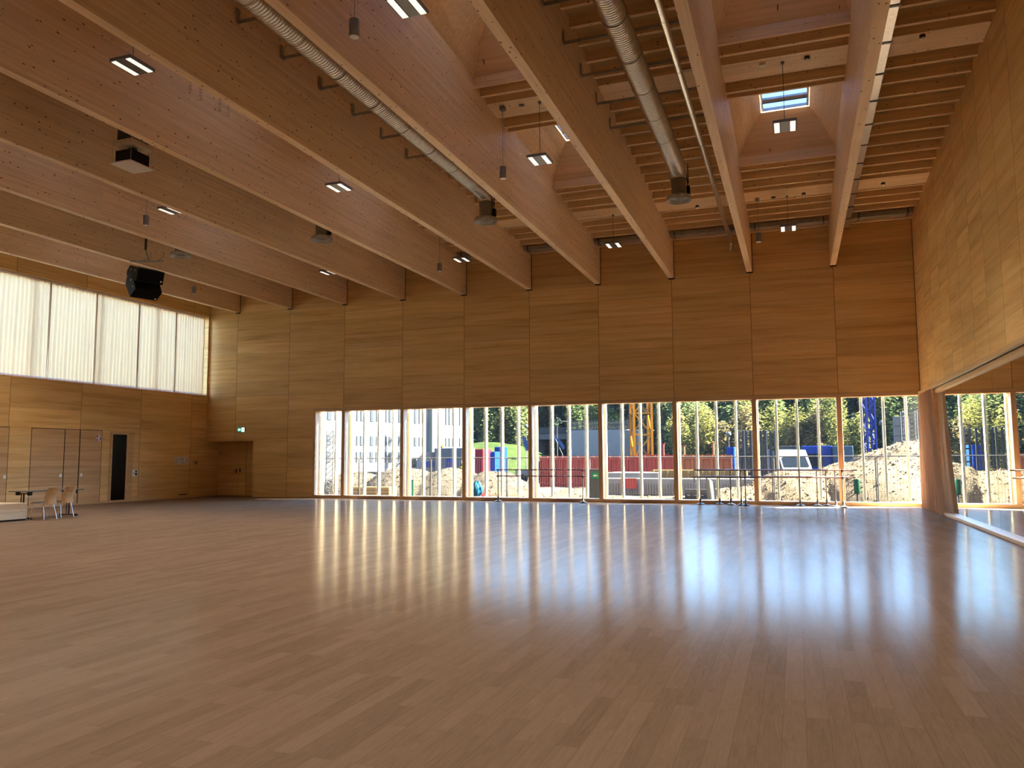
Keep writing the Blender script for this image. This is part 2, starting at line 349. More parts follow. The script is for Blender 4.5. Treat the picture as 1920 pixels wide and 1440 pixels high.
# ledge over the mirrors, mirror frame boards, base plank
struct(MB().bbox(3.593, XR+.02, YB, D-.005, 3.415, 3.512, .006).build('trim_1', M['trimY']))
struct(MB().bbox(3.66, 3.76, YB, 24.35, 3.275, 3.385, .004).build('trim_2', M['trimY']))
struct(MB().bbox(3.59, 3.77, YB, 24.3, 0, .07, .005).build('baseboard_right', M['trimY']))
struct(MB().box(XL, XL+.014, 3, 27.7, 0, .055).build('baseboard_left', M['trimY']))
cr = thing('curtain_track', 'pale metal curtain track along the underside of the ledge above the mirrors', 'curtain rail')
MB().box(3.60, 3.625, YB, 26.8, 3.39, 3.414).build('rail', M['galv'], cr); MB().box(3.632, 3.657, YB, 26.8, 3.40, 3.414).build('slot', M['gap'], cr)
# mirrors: one thing per sheet
prev = None
for k, y1 in enumerate((24.35, 21.15, 17.95, 14.75, 11.55, 8.35)):
    y0 = y1-3.19
    o = MB().box(3.722, 3.734, y0, y1, .07, 3.275).build('wall_mirror', M['mirror'], None, (3.722, (y0+y1)/2, .07))
    tag(o, ['tall wall mirror beside the gathered tan drape', 'second wall mirror sheet from the tan drape'][k] if k < 2 else 'tall wall mirror sheet nearer the camera on the right wall', 'mirror', 'wall mirrors on the right wall')
struct(MB().box(3.745, 3.762, YB, 24.4, .05, 3.4).build('trim_3', M['gap']))
# ------------------------------------------------------------------ ceiling
SKY = [1, 3, 5, 7, 9]; WELLS = [(17.45, 21.25), (11.45, 15.25), (4.2, 8.0), (-2.4, 1.4)]
ce = bpy.data.objects.new('ceiling', None); C.objects.link(ce); struct(ce)
dk = MB()
def slab(b, x0, x1, y0, y1, lo, hi):
    b.add([(x, y, zc(y)+h) for h in (lo, hi) for y in (y0, y1) for x in (x0, x1)], [(0, 2, 3, 1), (4, 5, 7, 6), (0, 1, 5, 4), (2, 6, 7, 3), (0, 4, 6, 2), (1, 3, 7, 5)])
for i in range(0, 11):
    x0 = bx(i) if i > 0 else XL-.3; x1 = bx(i+1) if i < 10 else 3.95
    ys = [YB-.2]
    if i in SKY:
        for a, b in sorted(WELLS): ys += [a, b]
    ys.append(27.4)
    for a, b in zip(ys[0::2], ys[1::2]): slab(dk, x0, x1, a, b, .20, .30)
struct(dk.build('deck', M['deck'], ce))
PAN = [(16.0, 16.72), (23.2, 23.95), (9.4, 10.12)]
JY = [17.2+.63*k for k in range(10)]+[24.06, 24.62, 25.2, 25.78, 26.4, 26.9]+[10.62+.63*k for k in range(9)]+[3.2+.62*k for k in range(10)]
rest = MB(); nj = 0
for i in range(0, 11):
    x0 = bx(i)+BW/2 if i > 0 else XL; x1 = bx(i+1)-BW/2 if i < 10 else XR
    for a, b in PAN:
        p_ = MB(); slab(p_, x0, x1, a, b, 0, .2); o = p_.build('ceiling_panel', M['joist'], ce)
    for y in JY:
        if i in SKY and any(a-.02 < y < b+.02 for a, b in WELLS): continue
        q = MB() if (i in (6, 8, 10) and y > 9.3 or i in (5, 7, 9) and y > 10) and nj < 99 else rest
        slab(q, x0, x1, y-.04, y+.04, 0, .2)
        if q is not rest: q.build('joist', M['joist'], ce); nj += 1
tag(rest.build('joist', M['joist'], ce), kind='stuff')
# ------------------------------------------------------------------ roof beams
bm_ = MB(); zt0, zt1 = zc(YB)+.28, zc(D)+.28
bm_.add([(x, y, z) for x in (-BW/2, BW/2) for y, z in ((YB+.004, 0), (D-.004, 0), (D-.004, zt1-ZB), (YB+.004, zt0-ZB))], [(0, 1, 2, 3), (4, 7, 6, 5), (0, 4, 5, 1), (1, 5, 6, 2), (2, 6, 7, 3), (3, 7, 4, 0)])
nth = ['farthest left, ending near the left wall corner', 'second from the left wall', 'third from the left wall', 'fourth from the left wall', 'fifth from the left wall', 'sixth from the left wall, left of the long ribbed duct',
       'fourth from the mirror wall, right of the long ribbed duct', 'third from the mirror wall', 'second from the mirror wall, left of the visible blue skylight', 'nearest the mirror wall, with the metal tray along it']
roots = []
for i in range(1, 11):
    if i == 1:
        o = bm_.build('roof_beam', M['beam']); pd = MB().box(-BW/2-.006, BW/2+.006, D-.06, D-.003, -.035, -.001).build('bearing_pad', M['gap'], o)
        o.location = (bx(1), 0, ZB)
    else: o = dup(roots[0], (bx(i), 0, ZB), None)
    tag(o, 'deep glued timber roof beam '+nth[i-1], 'beam', 'roof beams', 'thing'); roots.append(o)
for i in range(1, 11):   # dark shadow slot where each beam meets the wall
    struct(MB().box(bx(i)+BW/2, bx(i)+BW/2+.02, D-.012, D-.001, ZB-.03, zc(D)+.2).build('trim_%d' % (i+3), M['gap']))
struct(MB().box(XL, XR, D-.012, D-.001, 8.955, 8.985).build('trim_14', M['gap']))
struct(MB().box(XR-.014, XR-.001, D-.02, D-.001, 3.5, 8.97).build('trim_15', M['gap']))
# ------------------------------------------------------------------ skylights
def well_mesh(a, b):
    """lining of one skylight, local to (bay middle, middle of a..b, 0)"""
    h = (b-a)/2; hw = W/2-BW/2; zm = zc((a+b)/2)
    def ring(x, y0, y1, z): return [Vector((-x, y0, z)), Vector((x, y0, z)), Vector((x, y1, z)), Vector((-x, y1, z))]
    def zz(y): return zc((a+b)/2+y)
    r0 = [Vector((p.x, p.y, zz(p.y)+.22)) for p in ring(hw, -h, h, 0)]
    r1 = ring(.80, -h+.55, h-.55, zm+.72); r2 = ring(.575, -h+.85, h-.80, zm+.95)
    lin = MB()
    q = [(0, 1, 5, 4), (1, 2, 6, 5), (2, 3, 7, 6), (3, 0, 4, 7)]
    lin.add(r0+r1, q); lin.add(r1+r2, q)
    rims = []
    for s in (-1, 1):
        y = s*h; r = MB(); z0 = zz(y)
        r.box(-hw, hw, y-.03, y+.03, z0-.0, z0+.24); rims.append(r)
    fr = MB(); g = MB(); z = zm+.96; X = .575; y0, y1 = -h+.85, h-.80
    for x0, x1, ya, yb in ((-X-.04, -X+.06, y0-.04, y1+.04), (X-.06, X+.04, y0-.04, y1+.04), (-X, X, y0-.04, y0+.06), (-X, X, y1-.06, y1+.04)): fr.box(x0, x1, ya, yb, z, z+.07)
    hd = MB(); hd.box(X+.06, X+.10, y0-.9, y1+.9, z+.06, z+1.0)  # added unseen board that keeps direct sun out of the shaft
    ga = []
    for t in (.36, .72):
        yy = y0+(y1-y0)*t; fr.box(-X, X, yy-.09, yy+.09, z+.01, z+.06); ga.append(MB().box(-X, X, yy+.09, yy+.115, z-.0, z+.05))
    g.box(-X, X, y0, y1, z+.045, z+.052)
    return lin, rims, fr, ga, g, hd
M['skyframe'] = plain('skylight_frame_blue_grey', (.36, .40, .48), .4, .3)
first = {}
bayname = {1: 'bay by the left wall', 3: 'second skylight bay from the left', 5: 'middle skylight bay', 7: 'skylight bay between the two ribbed ducts', 9: 'bay nearest the metal tray'}
rowname = ['far', 'middle', 'near', 'rear']
for i in SKY:
    for k, (a, b) in enumerate(WELLS):
        loc = (bay(i), (a+b)/2, 0); lab = 'timber lined skylight shaft, %s row, %s' % (rowname[k], bayname[i])
        if k not in first:
            t = thing('skylight', lab, 'skylight', loc, 0, 'roof skylights'); lin, rims, fr, ga, g, hd = well_mesh(a, b)
            lin.build('lining', M['well'], t, fix=False)
            for r in rims: r.build('rim_board', M['well'], t)
            f = fr.build('window_frame', M['skyframe'], t); [q.build('gasket', M['gap'], f) for q in ga]; hd.build('sun_board', M['galvdull'], t); g.build('glass_pane', M['skyglass'], t); first[k] = t
        else: dup(first[k], loc, lab)
# ------------------------------------------------------------------ windows in the far wall
posts = [WX]+[bx(i) for i in range(3, 11)]+[XR+.02]
fin = [M['post']]
for n in range(9):
    xa, xb = posts[n], posts[n+1]
    if n == 0: pa, pb = xa, xb-.07
    elif n == 8: pa, pb = xa+.07, xb
    else: pa, pb = xa+.07, xb-.07
    t = bpy.data.objects.new('window_%d' % (n+1), None); C.objects.link(t); struct(t); t.location = (xa, D, 0)
    ox = xa
    MB().bbox(xa-ox, xb-ox, -.012, .40, 3.415, 3.528, .004).build('head', M['trim'], t)
    MB().bbox(xa-ox, xb-ox, -.012, .40, .0, .12, .004).build('sill', M['trim'], t)
    if n == 0: MB().bbox(0, .12, -.012, .40, .12, 3.415, .004).build('frame_post', M['post'], t)
    if n < 8: MB().bbox(xb-.07-ox, xb+.07-ox, -.012, .40, .12, 3.415, .004).build('frame_post', M['post'], t)
    MB().box(pa-ox, pb-ox, .385, .395, .11, 3.42).build('glass_pane', M['glass'], t)
    ks = range(2, 5) if n == 0 else range(0, 4)
    base = xb-W if n == 0 else xa
    for k in ks:
        x = base+k*W/4+.075 if k % 4 == 0 else base+k*W/4+.03
        if x > XR-.03 or (n == 0 and k == 4): continue
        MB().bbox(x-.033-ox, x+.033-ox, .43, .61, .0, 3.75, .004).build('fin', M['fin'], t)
# ------------------------------------------------------------------ niche double door, exit sign
d = bpy.data.objects.new('door_1', None); C.objects.link(d); struct(d); d.location = (-22.4, 27.80, 0)
MB().bbox(-1.06, .14, -.045, 0, .01, 2.27, .004).build('door_leaf', M['wall_b'], d); MB().bbox(.15, 1.3, -.045, 0, .01, 2.27, .004).build('door_leaf', M['wall_b'], d)
MB().box(.138, .152, -.035, -.002, 0, 2.27).build('gap', M['gap'], d)
h = MB(); h.tube([(.05, -.045, 1.05), (.05, -.10, 1.05), (-.08, -.10, 1.05)], .011).box(.02, .08, -.055, -.045, .95, 1.12); h.build('handle', M['darkmetal'], d)
h = MB(); h.tube([(.24, -.045, 1.08), (.24, -.10, 1.08), (.35, -.10, 1.08)], .011).box(.21, .27, -.055, -.045, .98, 1.15); h.build('handle', M['darkmetal'], d)
t = thing('exit_sign', 'small green and white emergency exit sign on the wall above the recessed double door', 'exit sign', (-21.53, D, 2.75))
MB().bbox(-.20, .20, -.035, 0, -.11, .11, .008).build('housing', M['darkmetal'], t); MB().box(-.18, .02, -.039, -.034, -.09, .09).build('green_panel', M['exitgreen'], t)
MB().box(.03, .18, -.039, -.034, -.09, .09).build('white_panel', M['exitwhite'], t)
a = MB()
fnx = lambda x, z, y: Vector((x, y, z))
a.prism([(-.15, 0), (-.09, .06), (-.09, .025), (-.01, .025), (-.01, -.025), (-.09, -.025), (-.09, -.06)], -.042, -.039, fnx); a.build('arrow', M['exitwhite'], t)
a = MB(); a.cyl((.115, -.042, .055), (.115, -.039, .055), .017, 10)
for p, q in (((.105, .035), (.09, -.015)), ((.09, -.015), (.12, -.045)), ((.12, -.045), (.11, -.075)), ((.09, -.015), (.065, -.045)), ((.065, -.045), (.045, -.05)), ((.105, .03), (.14, .01)), ((.105, .03), (.07, .015))):
    a.bar((p[0], -.0405, p[1]), (q[0], -.0405, q[1]), .018, .004)
a.build('running_figure', M['exitgreen'], t)
# ------------------------------------------------------------------ flush doors in the left wall
def flush_door(n, y0, y1, hy=None):
    d = bpy.data.objects.new('door_%d' % n, None); C.objects.link(d); struct(d); d.location = (XL, (y0+y1)/2, 0); h = (y1-y0)/2
    MB().box(.001, .006, -h+.012, h-.012, .06, 2.57).build('door_leaf', M['door'], d)
    g = MB(); g.box(0.0005, .003, -h-.008, -h+.012, .06, 2.59).box(.0005, .003, h-.012, h+.008, .06, 2.59).box(.0005, .003, -h, h, 2.57, 2.59); g.build('gap', M['gap'], d)
    if hy is not None:
        q = hy-(y0+y1)/2
        k = MB(); k.bbox(.006, .014, q-.045, q+.045, .97, 1.075, .003); k.build('pull_plate', M['white'], d)
    return d
M['door'] = wall_wood('door_veneer', 1, -50, 200, .64, (.42, .225, .085), (.56, .33, .14), (.66, .42, .20), .05)
flush_door(2, 16.9, 18.10, 18.17-.15) ; flush_door(3, 18.88, 20.12, 20.02); flush_door(4, 20.13, 20.72); flush_door(5, 20.74, 21.65, 20.84)
d = bpy.data.objects.new('door_6', None); C.objects.link(d); struct(d); d.location = (XL, 22.44, 0)
MB().box(.001, .006, -.44, .66, .06, 2.57).build('door_leaf', M['door'], d)
f = MB(); f.bbox(0, .03, -.40, -.325, .04, 2.5, .004).bbox(0, .03, .32, .395, .04, 2.5, .004).bbox(0, .03, -.40, .395, 2.46, 2.535, .004); f.build('frame', M['trimY'], d)
MB().box(.002, .012, -.325, .32, .085, 2.46).build('glass_pane', M['darkglass'], d)
# notices, switches on the left wall
def plate(name, label, cat, y0, y1, z0, z1, m, dep=.006, group=None, marks=None):
    t = thing(name, label, cat, (XL, (y0+y1)/2, (z0+z1)/2), 0, group); hy, hz = (y1-y0)/2, (z1-z0)/2
    MB().box(.0005, dep, -hy, hy, -hz, hz).build('sheet' if m is M['paper'] else 'plate', m, t)
    for nm, mm, rects in (marks or []):
        b = MB()
        for a0, a1, b0, b1 in rects: b.box(dep, dep+.002, a0*hy, a1*hy, b0*hz, b1*hz)
        b.build(nm, mm, t)
    return t
M['ink'] = plain('printed_grey', (.22, .22, .24), .8); M['redink'] = plain('printed_red', (.55, .06, .05), .7)
lines = [(-.75, .75, .62-.25*k, .70-.25*k) for k in range(6)]
plate('notice', 'plain white notice, leftmost of three papers beside the recessed door', 'notice', 25.20, 25.43, 1.36, 1.64, M['paper'], .003, 'papers pinned by the recessed door', [('print', M['ink'], lines)])
plate('notice', 'white notice with dark pictures, middle of three papers', 'notice', 25.45, 25.76, 1.34, 1.65, M['paper'], .003, 'papers pinned by the recessed door', [('print', M['ink'], [(-.7, -.3, .1, .5), (.1, .5, .0, .4), (-.6, .6, .7, .8), (-.4, -.1, -.6, -.3), (.2, .6, -.7, -.4)])])
plate('notice', 'white notice, rightmost of three papers nearest the recessed door', 'notice', 25.78, 25.98, 1.34, 1.65, M['paper'], .003, 'papers pinned by the recessed door', [('print', M['ink'], lines)])
plate('call_point', 'small timber coloured call point box beside the three papers', 'call point', 26.27, 26.44, 1.34, 1.48, M['ply'], .05, None, [('button', M['darkmetal'], [(-.4, .4, -.5, .3)])])
plate('wall_switch', 'white double switch plate to the right of the dark door glass', 'switch', 23.08, 23.32, .92, 1.17, M['white'], .012, None, [('dark_keys', M['black'], [(.1, .85, -.75, .1), (.1, .85, .3, .8), (-.6, -.3, -.2, .1)])])
plate('door_sticker', 'small red and white sign high on the door left of the dark glass', 'sign', 21.39, 21.62, 2.20, 2.44, M['paper'], .008, None, [('red_marks', M['redink'], [(-.9, -.2, .1, .9), (-.9, -.2, -.9, -.4), (.3, .9, .5, .9)]), ('grey_marks', M['ink'], [(.3, .9, -.8, .3), (-.8, -.3, -.3, 0)])])
plate('wall_vent', 'low dark slot vent near the floor below the papers', 'vent', 25.52, 25.93, .115, .155, M['darkmetal'], .008)
# ------------------------------------------------------------------ left high window and its sheer curtains
t = bpy.data.objects.new('window_10', None); C.objects.link(t); struct(t); t.location = (XL-.33, 14, LZ0)
b = MB(); hz = LZ1-LZ0
b.box(-.05, .05, -13, 12.9, 0, .09).box(-.05, .05, -13, 12.9, hz-.09, hz)
y = 12.9-.05
while y > -13: b.box(-.05, .05, y-.04, y+.04, .09, hz-.09); y -= 2.66
b.build('frame', M['trimY'], t); MB().box(-.01, 0, -13, 12.9, .09, hz-.09).build('glass_pane', M['glass'], t)
ys = [26.76, 25.17, 23.25, 21.3, 19.42, 17.5, 15.55, 13.6, 11.65, 9.7, 7.75, 5.8, 3.85, 1.9]
lab = ['rightmost sheer curtain panel, next to the far corner', 'second sheer curtain panel from the far corner', 'third sheer curtain panel from the far corner', 'fourth sheer curtain panel from the far corner', 'fifth sheer curtain panel from the far corner, above the beech chairs']
for k in range(len(ys)-1):
    y1, y0 = ys[k]+(.018 if k else 0), ys[k+1]-.018; L = y1-y0; ph = R_.random()*6; nf = R_.choice((11, 12, 13)); am = .035
    t = thing('sheer_curtain', lab[min(k, 4)] if k < 5 else 'sheer curtain panel farther along the high left window, toward the near end of the hall', 'curtain', (XL-.13, (y0+y1)/2, LZ0+.02), 0, 'sheer curtains at the high left window')
    def S(u, v, am=am, nf=nf, ph=ph, L=L):
        z = .07+v*3.18; q = u+.012*math.sin(5*u+ph+v*2)
        a = am*(1-.45*v)
        return Vector((a*math.sin(2*PI*nf*q+ph)+.4*a*math.sin(2*PI*nf*.37*q+ph*2), (u-.5)*L, z))
    MB().grid(nf*10, 10, S).build('cloth', M['sheer'], t, fix=False)
    MB().grid(nf*10, 1, lambda u, v: S(u, 0)+Vector((.004, 0, -.005-.075*(1-v)))).build('hem', M['hem'], t, fix=False)
    MB().grid(nf*10, 1, lambda u, v: S(u, 1)+Vector((.004, 0, .06*v-.01))).build('heading_tape', M['hem'], t, fix=False)
    e = MB()
    for yy in (-L/2-.004, L/2+.004): e.tube([(.012, yy, .0+3.25*q/6) for q in range(7)], .012, 6)
    e.build('edge_hem', M['hem'], t)
    hk = MB()
    for q in range(14): yy = -L/2+L*(q+.5)/14; hk.box(-.006, .006, yy-.02, yy+.02, 3.30, 3.335)
    hk.build('hooks', M['hem'], t)
t = thing('curtain_rail', 'slim rail carrying the sheer curtains along the top of the high left window', 'curtain rail', (XL-.13, 14, LZ1-.012)); MB().box(-.02, .02, -12.9, 12.85, -.02, .01).build('rail', M['galvdull'], t)
# tan drape in the right corner
t = thing('drape', 'tan pleated floor length drape gathered in the corner beside the mirrors', 'curtain', (3.60, 25.5, .015))
def dr(u, v):
    ph = 2*PI*7*u+.8*math.sin(9*u)+.25*math.sin(4*v+6*u)
    y = 26.82-(2.45+1.0*(1-v)**1.5*u)*u-25.5
    f = .75+.25*(1-v)
    return Vector((-.012+.088*f*math.sin(ph)+.012*math.sin(ph*2.3+3*v)-.02*(1-v)*math.sin(PI*u), y+.05*f*math.cos(ph), 3.38*v))
MB().grid(8*24, 14, dr).build('cloth', M['drape'], t, fix=False)
MB().grid(8*24, 1, lambda u, v: dr(u, 0)+Vector((-.003, 0, .03*v))).build('hem', M['drape'], t, fix=False)
# ================================================================== things under the roof
RY = {0: 23.8, 1: 16.25, 2: 9.85, 3: 2.6}
def make_light(loc, label):
    t = thing('pendant_light', label, 'lamp', loc, 0, 'flat grey pendant lights'); top = zc(loc[1])-loc[2]
    h = MB(); h.bbox(-.23, .23, -.27, .27, .0, .05, .008)
    h.bbox(-.09, .09, -.11, .11, .05, .10, .01)
    for k in range(7): h.box(-.21, .21, -.25+.078*k, -.235+.078*k, .05, .062)
    h.build('housing', M['lampbody'], t)
    for s in (-1, 1): MB().bbox(s*.15-.05, s*.15+.05, -.245, .245, -.010, .001, .003).build('diffuser', M['lamp'], t)
    f = MB()
    for s in (-1, 1): f.box(s*.092-.005, s*.092+.005, -.255, .255, -.006, .002).box(s*.212-.005, s*.212+.005, -.255, .255, -.006, .002)
    f.build('trim_strip', M['darkmetal'], t)
    MB().cyl((0, 0, .1), (0, 0, top-.03), .006, 6).build('cable', M['darkmetal'], t)
    MB().cyl((0, 0, top-.05), (0, 0, top), .035, 12).build('ceiling_rose', M['lampbody'], t)
    for sx, sy in ((-1, -1), (1, 1)): MB().cyl((sx*.15, sy*.2, .05), (0, 0, .28), .003, 5).build('suspension_wire', M['steel'], t)
    if loc[1] < 20:      # added area light under the diffusers to lift the floor, spread kept off walls
        ld = bpy.data.lights.get('floor_fill_light') or bpy.data.lights.new('floor_fill_light', 'AREA'); ld.shape = 'RECTANGLE'; ld.size = .40; ld.size_y = .49; ld.energy = LAMP_W; ld.spread = math.radians(105); ld.color = (1, .88, .72)
        a = bpy.data.objects.new('floor_fill_light', ld); C.objects.link(a); a.parent = t; a.location = (0, 0, -.014)
    return t
dsc = {(9, 1): 'flat twin strip pendant light hanging in front of the blue skylight', (9, 0): 'flat pendant light over the window wall in the bay nearest the mirrors', (7, 1): 'flat pendant light between the ribbed ducts, beside the dark cylinder in mid room',
       (7, 0): 'flat pendant light near the far wall in the bay between the ribbed ducts', (7, 2): 'large flat pendant light nearest overhead, right of the big dark cylinder pendant', (5, 1): 'flat pendant light in the middle skylight bay, centre of the room', (5, 0): 'flat pendant light near the far wall left of the long duct outlet',
       (5, 2): 'flat pendant light upper left, beside four rows of small metal hooks', (3, 1): 'small flat pendant light above the hanging loudspeakers, tucked under a beam', (3, 0): 'flat pendant light mostly hidden behind a beam near the far wall'}
L0 = {}
for i in SKY:
    for r in range(4):
        loc = (bay(i)-.02, RY[r], 8.13); lb = dsc.get((i, r), 'flat pendant light in the %s, %s row' % (bayname[i], rowname[r]))
        if r not in L0: L0[r] = make_light(loc, lb)
        else: dup(L0[r], loc, lb)
def make_cyl(loc, label):
    t = thing('pendant_speaker', label, 'speaker', loc, 0, 'grey cylinder pendants'); top = zc(loc[1])-loc[2]
    MB().lathe([(0, .272), (.074, .272), (.078, .268), (.078, .004), (.074, 0), (.070, .002)], n=28).build('body', M['cylgrey'], t)
    MB().lathe([(.071, .003), (.06, -.002), (0, -.003)], n=28).build('grille', M['paper'], t)
    MB().cyl((0, 0, .27), (0, 0, top-.05), .004, 6).build('cable', M['darkmetal'], t)
    for k in range(2):
        s = 1 if k else -1; MB().cyl((s*.06, 0, .27), (s*.035, 0, top-.05), .0025, 5).build('suspension_wire', M['steel'], t)
    MB().bbox(-.06, .06, -.06, .06, top-.10, top, .006).build('mount', M['cylgrey'], t); return t
C0 = {}
for i, r, dx, lb in ((7, 1, -.88, 'dark grey cylinder pendant left of the flat light, between the ribbed ducts'), (7, 2, -.87, 'largest and nearest dark grey cylinder pendant, left of the nearest flat light'), (9, 0, -.85, 'grey cylinder pendant in front of the far wall in the bay nearest the mirrors'),
                     (5, 0, -.80, 'grey cylinder pendant near the far wall in the middle skylight bay'), (3, 1, -.80, 'grey cylinder pendant above the hanging loudspeakers'), (1, 0, -.75, 'grey cylinder pendant nearest the left far corner')):
    loc = (bay(i)+dx, RY[r]-.05, 7.80)
    if r not in C0: C0[r] = make_cyl(loc, lb)
    else: dup(C0[r], loc, lb)
# little sensors on the flat ceiling panels
s0 = None
for x, y, lb, kind in ((.483, 16.2, 'dark dome sensor beside the cable of the light under the blue skylight', 0), (2.537, 16.1, 'dark sensor on the panel between the metal tray and the mirror wall, nearer one', 0), (2.545, 23.6, 'dark sensor on the far panel between the metal tray and the mirror wall', 0),
                       (.472, 23.72, 'dark sensor beside the light cable on the far panel nearest the mirrors', 0), (-2.548, 23.8, 'dark sensor on the far panel right of the round air outlet', 0)):
    if s0 is None:
        s0 = thing('ceiling_sensor', lb, 'sensor', (x, y, zc(y)), 0, 'small ceiling sensors')
        MB().lathe([(0, .0), (.055, 0), (.055, -.05), (.045, -.06)], n=18).build('body', M['darkmetal'], s0); MB().lathe([(.045, -.058), (.035, -.085), (0, -.09)], n=18).build('lens', M['white'], s0)
    else: dup(s0, (x, y, zc(y)), lb)
q = thing('junction_box', 'small white box on the ceiling panel left of the light under the blue skylight', 'box', (-.36, 16.2, zc(16.2))); MB().bbox(-.06, .06, -.045, .045, -.05, 0, .006).build('cover', M['white'], q)
q = thing('junction_box', 'small dark box on the far ceiling panel left of the light cable nearest the mirrors', 'box', (-.362, 23.76, zc(23.76))); MB().bbox(-.06, .06, -.03, .03, -.04, 0, .006).build('cover', M['darkmetal'], q)
q = thing('junction_box', 'small grey box on the ceiling panel between cylinder and flat light', 'box', (-5.55, 16.25, zc(16.25))); MB().bbox(-.06, .06, -.03, .03, -.04, 0, .006).build('cover', M['lampbody'], q)
# ------------------------------------------------------------------ spiral ducts
def make_duct(i, yend, label):
    R = .205; z = 8.66; t = thing('spiral_duct', label, 'duct', (bay(i)+.02, 0, z), 0, 'ribbed air ducts')
    pitch = .066; b = MB(); n = 28; y = 3.0; prof = []
    while y < yend-.02:
        prof += [(y, R), (y+pitch*.55, R), (y+pitch*.68, R+.010), (y+pitch*.87, R+.010)]; y += pitch
    prof.append((yend, R))
    vs = [Vector((r*math.cos(2*PI*k/n), yy+pitch*k/n if 0 < j < len(prof)-1 else yy, r*math.sin(2*PI*k/n))) for j, (yy, r) in enumerate(prof) for k in range(n+1)]; m = n+1
    b.add(vs, [(j*m+k, (j+1)*m+k, (j+1)*m+k+1, j*m+k+1) for j in range(len(prof)-1) for k in range(n)], True); b.build('pipe', M['galv'], t, fix=False)
    e = MB(); rings = []
    for q in range(7):
        a = PI/2*q/6; c = Vector((0, yend+.24*math.sin(a), -.24*(1-math.cos(a)))); rings.append((c, a))
    vs = [c+Vector((R*math.cos(2*PI*k/n), R*math.sin(2*PI*k/n)*math.sin(a), R*math.sin(2*PI*k/n)*math.cos(a))) for c, a in rings for k in range(n)]
    e.add(vs, [(q*n+k, q*n+(k+1) % n, (q+1)*n+(k+1) % n, (q+1)*n+k) for q in range(6) for k in range(n)], True); e.build('elbow', M['galv'], t)
    yd = yend+.24; zb = 7.93-z
    d = MB(); d.cyl((0, yd, -.24), (0, yd, zb+.06), .18, 28, cap=False); d.build('drop_pipe', M['galvdark'], t)
    f = MB(); f.lathe([(.18, zb+.10), (.20, zb+.09), (.30, zb+.06), (.305, zb+.05), (.305, zb-.05), (.295, zb-.05), (.295, zb+.035), (.20, zb+.045), (.19, zb+.02), (.17, zb+.02)], (0, yd, 0), 36); o = f.build('diffuser', M['galvdull'], t)
    sl = MB()
    for k in range(40):
        a = 2*PI*k/40; sl.box(.298, .310, -.006, .006, zb-.06, zb+.05, Matrix.Translation((0, yd, 0)) @ Matrix.Rotation(a, 4, 'Z'))
    sl.build('slats', M['galv'], o)
    gr = MB()
    for r in (.05, .09, .13, .17): gr.lathe([(r, zb+.03), (r+.012, zb+.02), (r+.012, zb+.035)], (0, yd, 0), 24)
    gr.box(-.17, .17, yd-.008, yd+.008, zb+.02, zb+.03); gr.lathe([(0, zb+.07), (.185, zb+.07)], (0, yd, 0), 24)
    gr.build('core_rings', M['galvdark'], o)
    v = MB(); v.tube([(.23, yd+.02, .15), (.235, yd+.02, -.35)], .012).bbox(.19, .27, yd-.02, yd+.10, -.62, -.42, .01).tube([(.22, yd, -.42), (.22, yd-.05, -.3), (.21, yd-.1, -.15)], .01); v.build('actuator', M['black'], t)
    for k in range(12):
        y = 3.1+1.27*k+.0
        if y > yend-.3: break
        zr = 9.03-z+.03*(16-y)*.6; r = MB(); x0, x1 = -W/2+BW/2+.0, W/2-BW/2-.04
        r.box(x0, x1, y-.02, y-.016, zr-.04, zr).box(x0, x1, y+.016, y+.02, zr-.04, zr).box(x0, x1, y-.02, y+.02, zr-.003, zr)
        r.box(x0, x0+.012, y-.05, y+.05, zr-.05, zr+.22)
        o = r.build('hanger_rail', M['galvdull'], t)
        c = MB(); c.tube([(R*1.06*math.cos(a), y, R*1.06*math.sin(a)) for a in [PI*2*k2/20 for k2 in range(21)]], .008, 5, False); c.cyl((0, y, R), (0, y, zr), .006, 6); c.build('pipe_clip', M['galvdull'], o)
    return t
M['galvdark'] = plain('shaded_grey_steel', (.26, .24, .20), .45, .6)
make_duct(8, 19.15, 'long ribbed metal duct right of centre, beside the thin pipe')
make_duct(6, 19.15, 'long ribbed metal duct running across the middle of the ceiling')
make_duct(4, 19.15, 'round air outlet and duct between beams, left of the middle skylight bay')
make_duct(2, 19.15, 'round air outlet and duct above right of the hanging loudspeakers')
# thin silver pipe with elbow to the far wall
t = thing('conduit_pipe', 'slim silver pipe running beside the right hand ribbed duct', 'pipe', (-1.80, 0, 8.72))
MB().tube([(0, 3, 0), (0, 12, 0), (0, 26.6, 0), (0, 26.75, -.03), (0, 26.85, -.12), (0, 26.87, -.3)], .062, 14).build('pipe', M['galv'], t)
for k in range(13):
    y = 3.4+1.83*k; MB().cyl((0, y-.04, 0), (0, y+.04, 0), .067, 14).build('coupling', M['galv'], t)
b = MB()
for y in (8.2, 14.5, 20.8, 25.9): b.box(-.02, .40, y-.015, y+.015, .06, .09).cyl((0, y, .05), (0, y, .35), .006, 6)
b.build('bracket', M['galvdull'], t)
# cable tray beside the last beam
t = thing('cable_tray', 'sheet metal cable tray running along the beam nearest the mirror wall', 'cable tray', (bx(10)+BW/2, 0, 8.74))
y = 4.95; seg = []
while y < 26.3:
    y2 = min(y+1.21, 26.6); s = MB(); s.box(.005, .40, y+.035, y2-.035, 0, .006).box(.394, .40, y+.02, y2-.02, 0, .07); s.build('tray_segment', M['galv'], t)
    b = MB(); b.box(0, .42, y2-.03, y2+.03, -.012, -.002).box(0, .012, y2-.03, y2+.03, -.012, .22); b.build('bracket', M['darkmetal'], t); y = y2
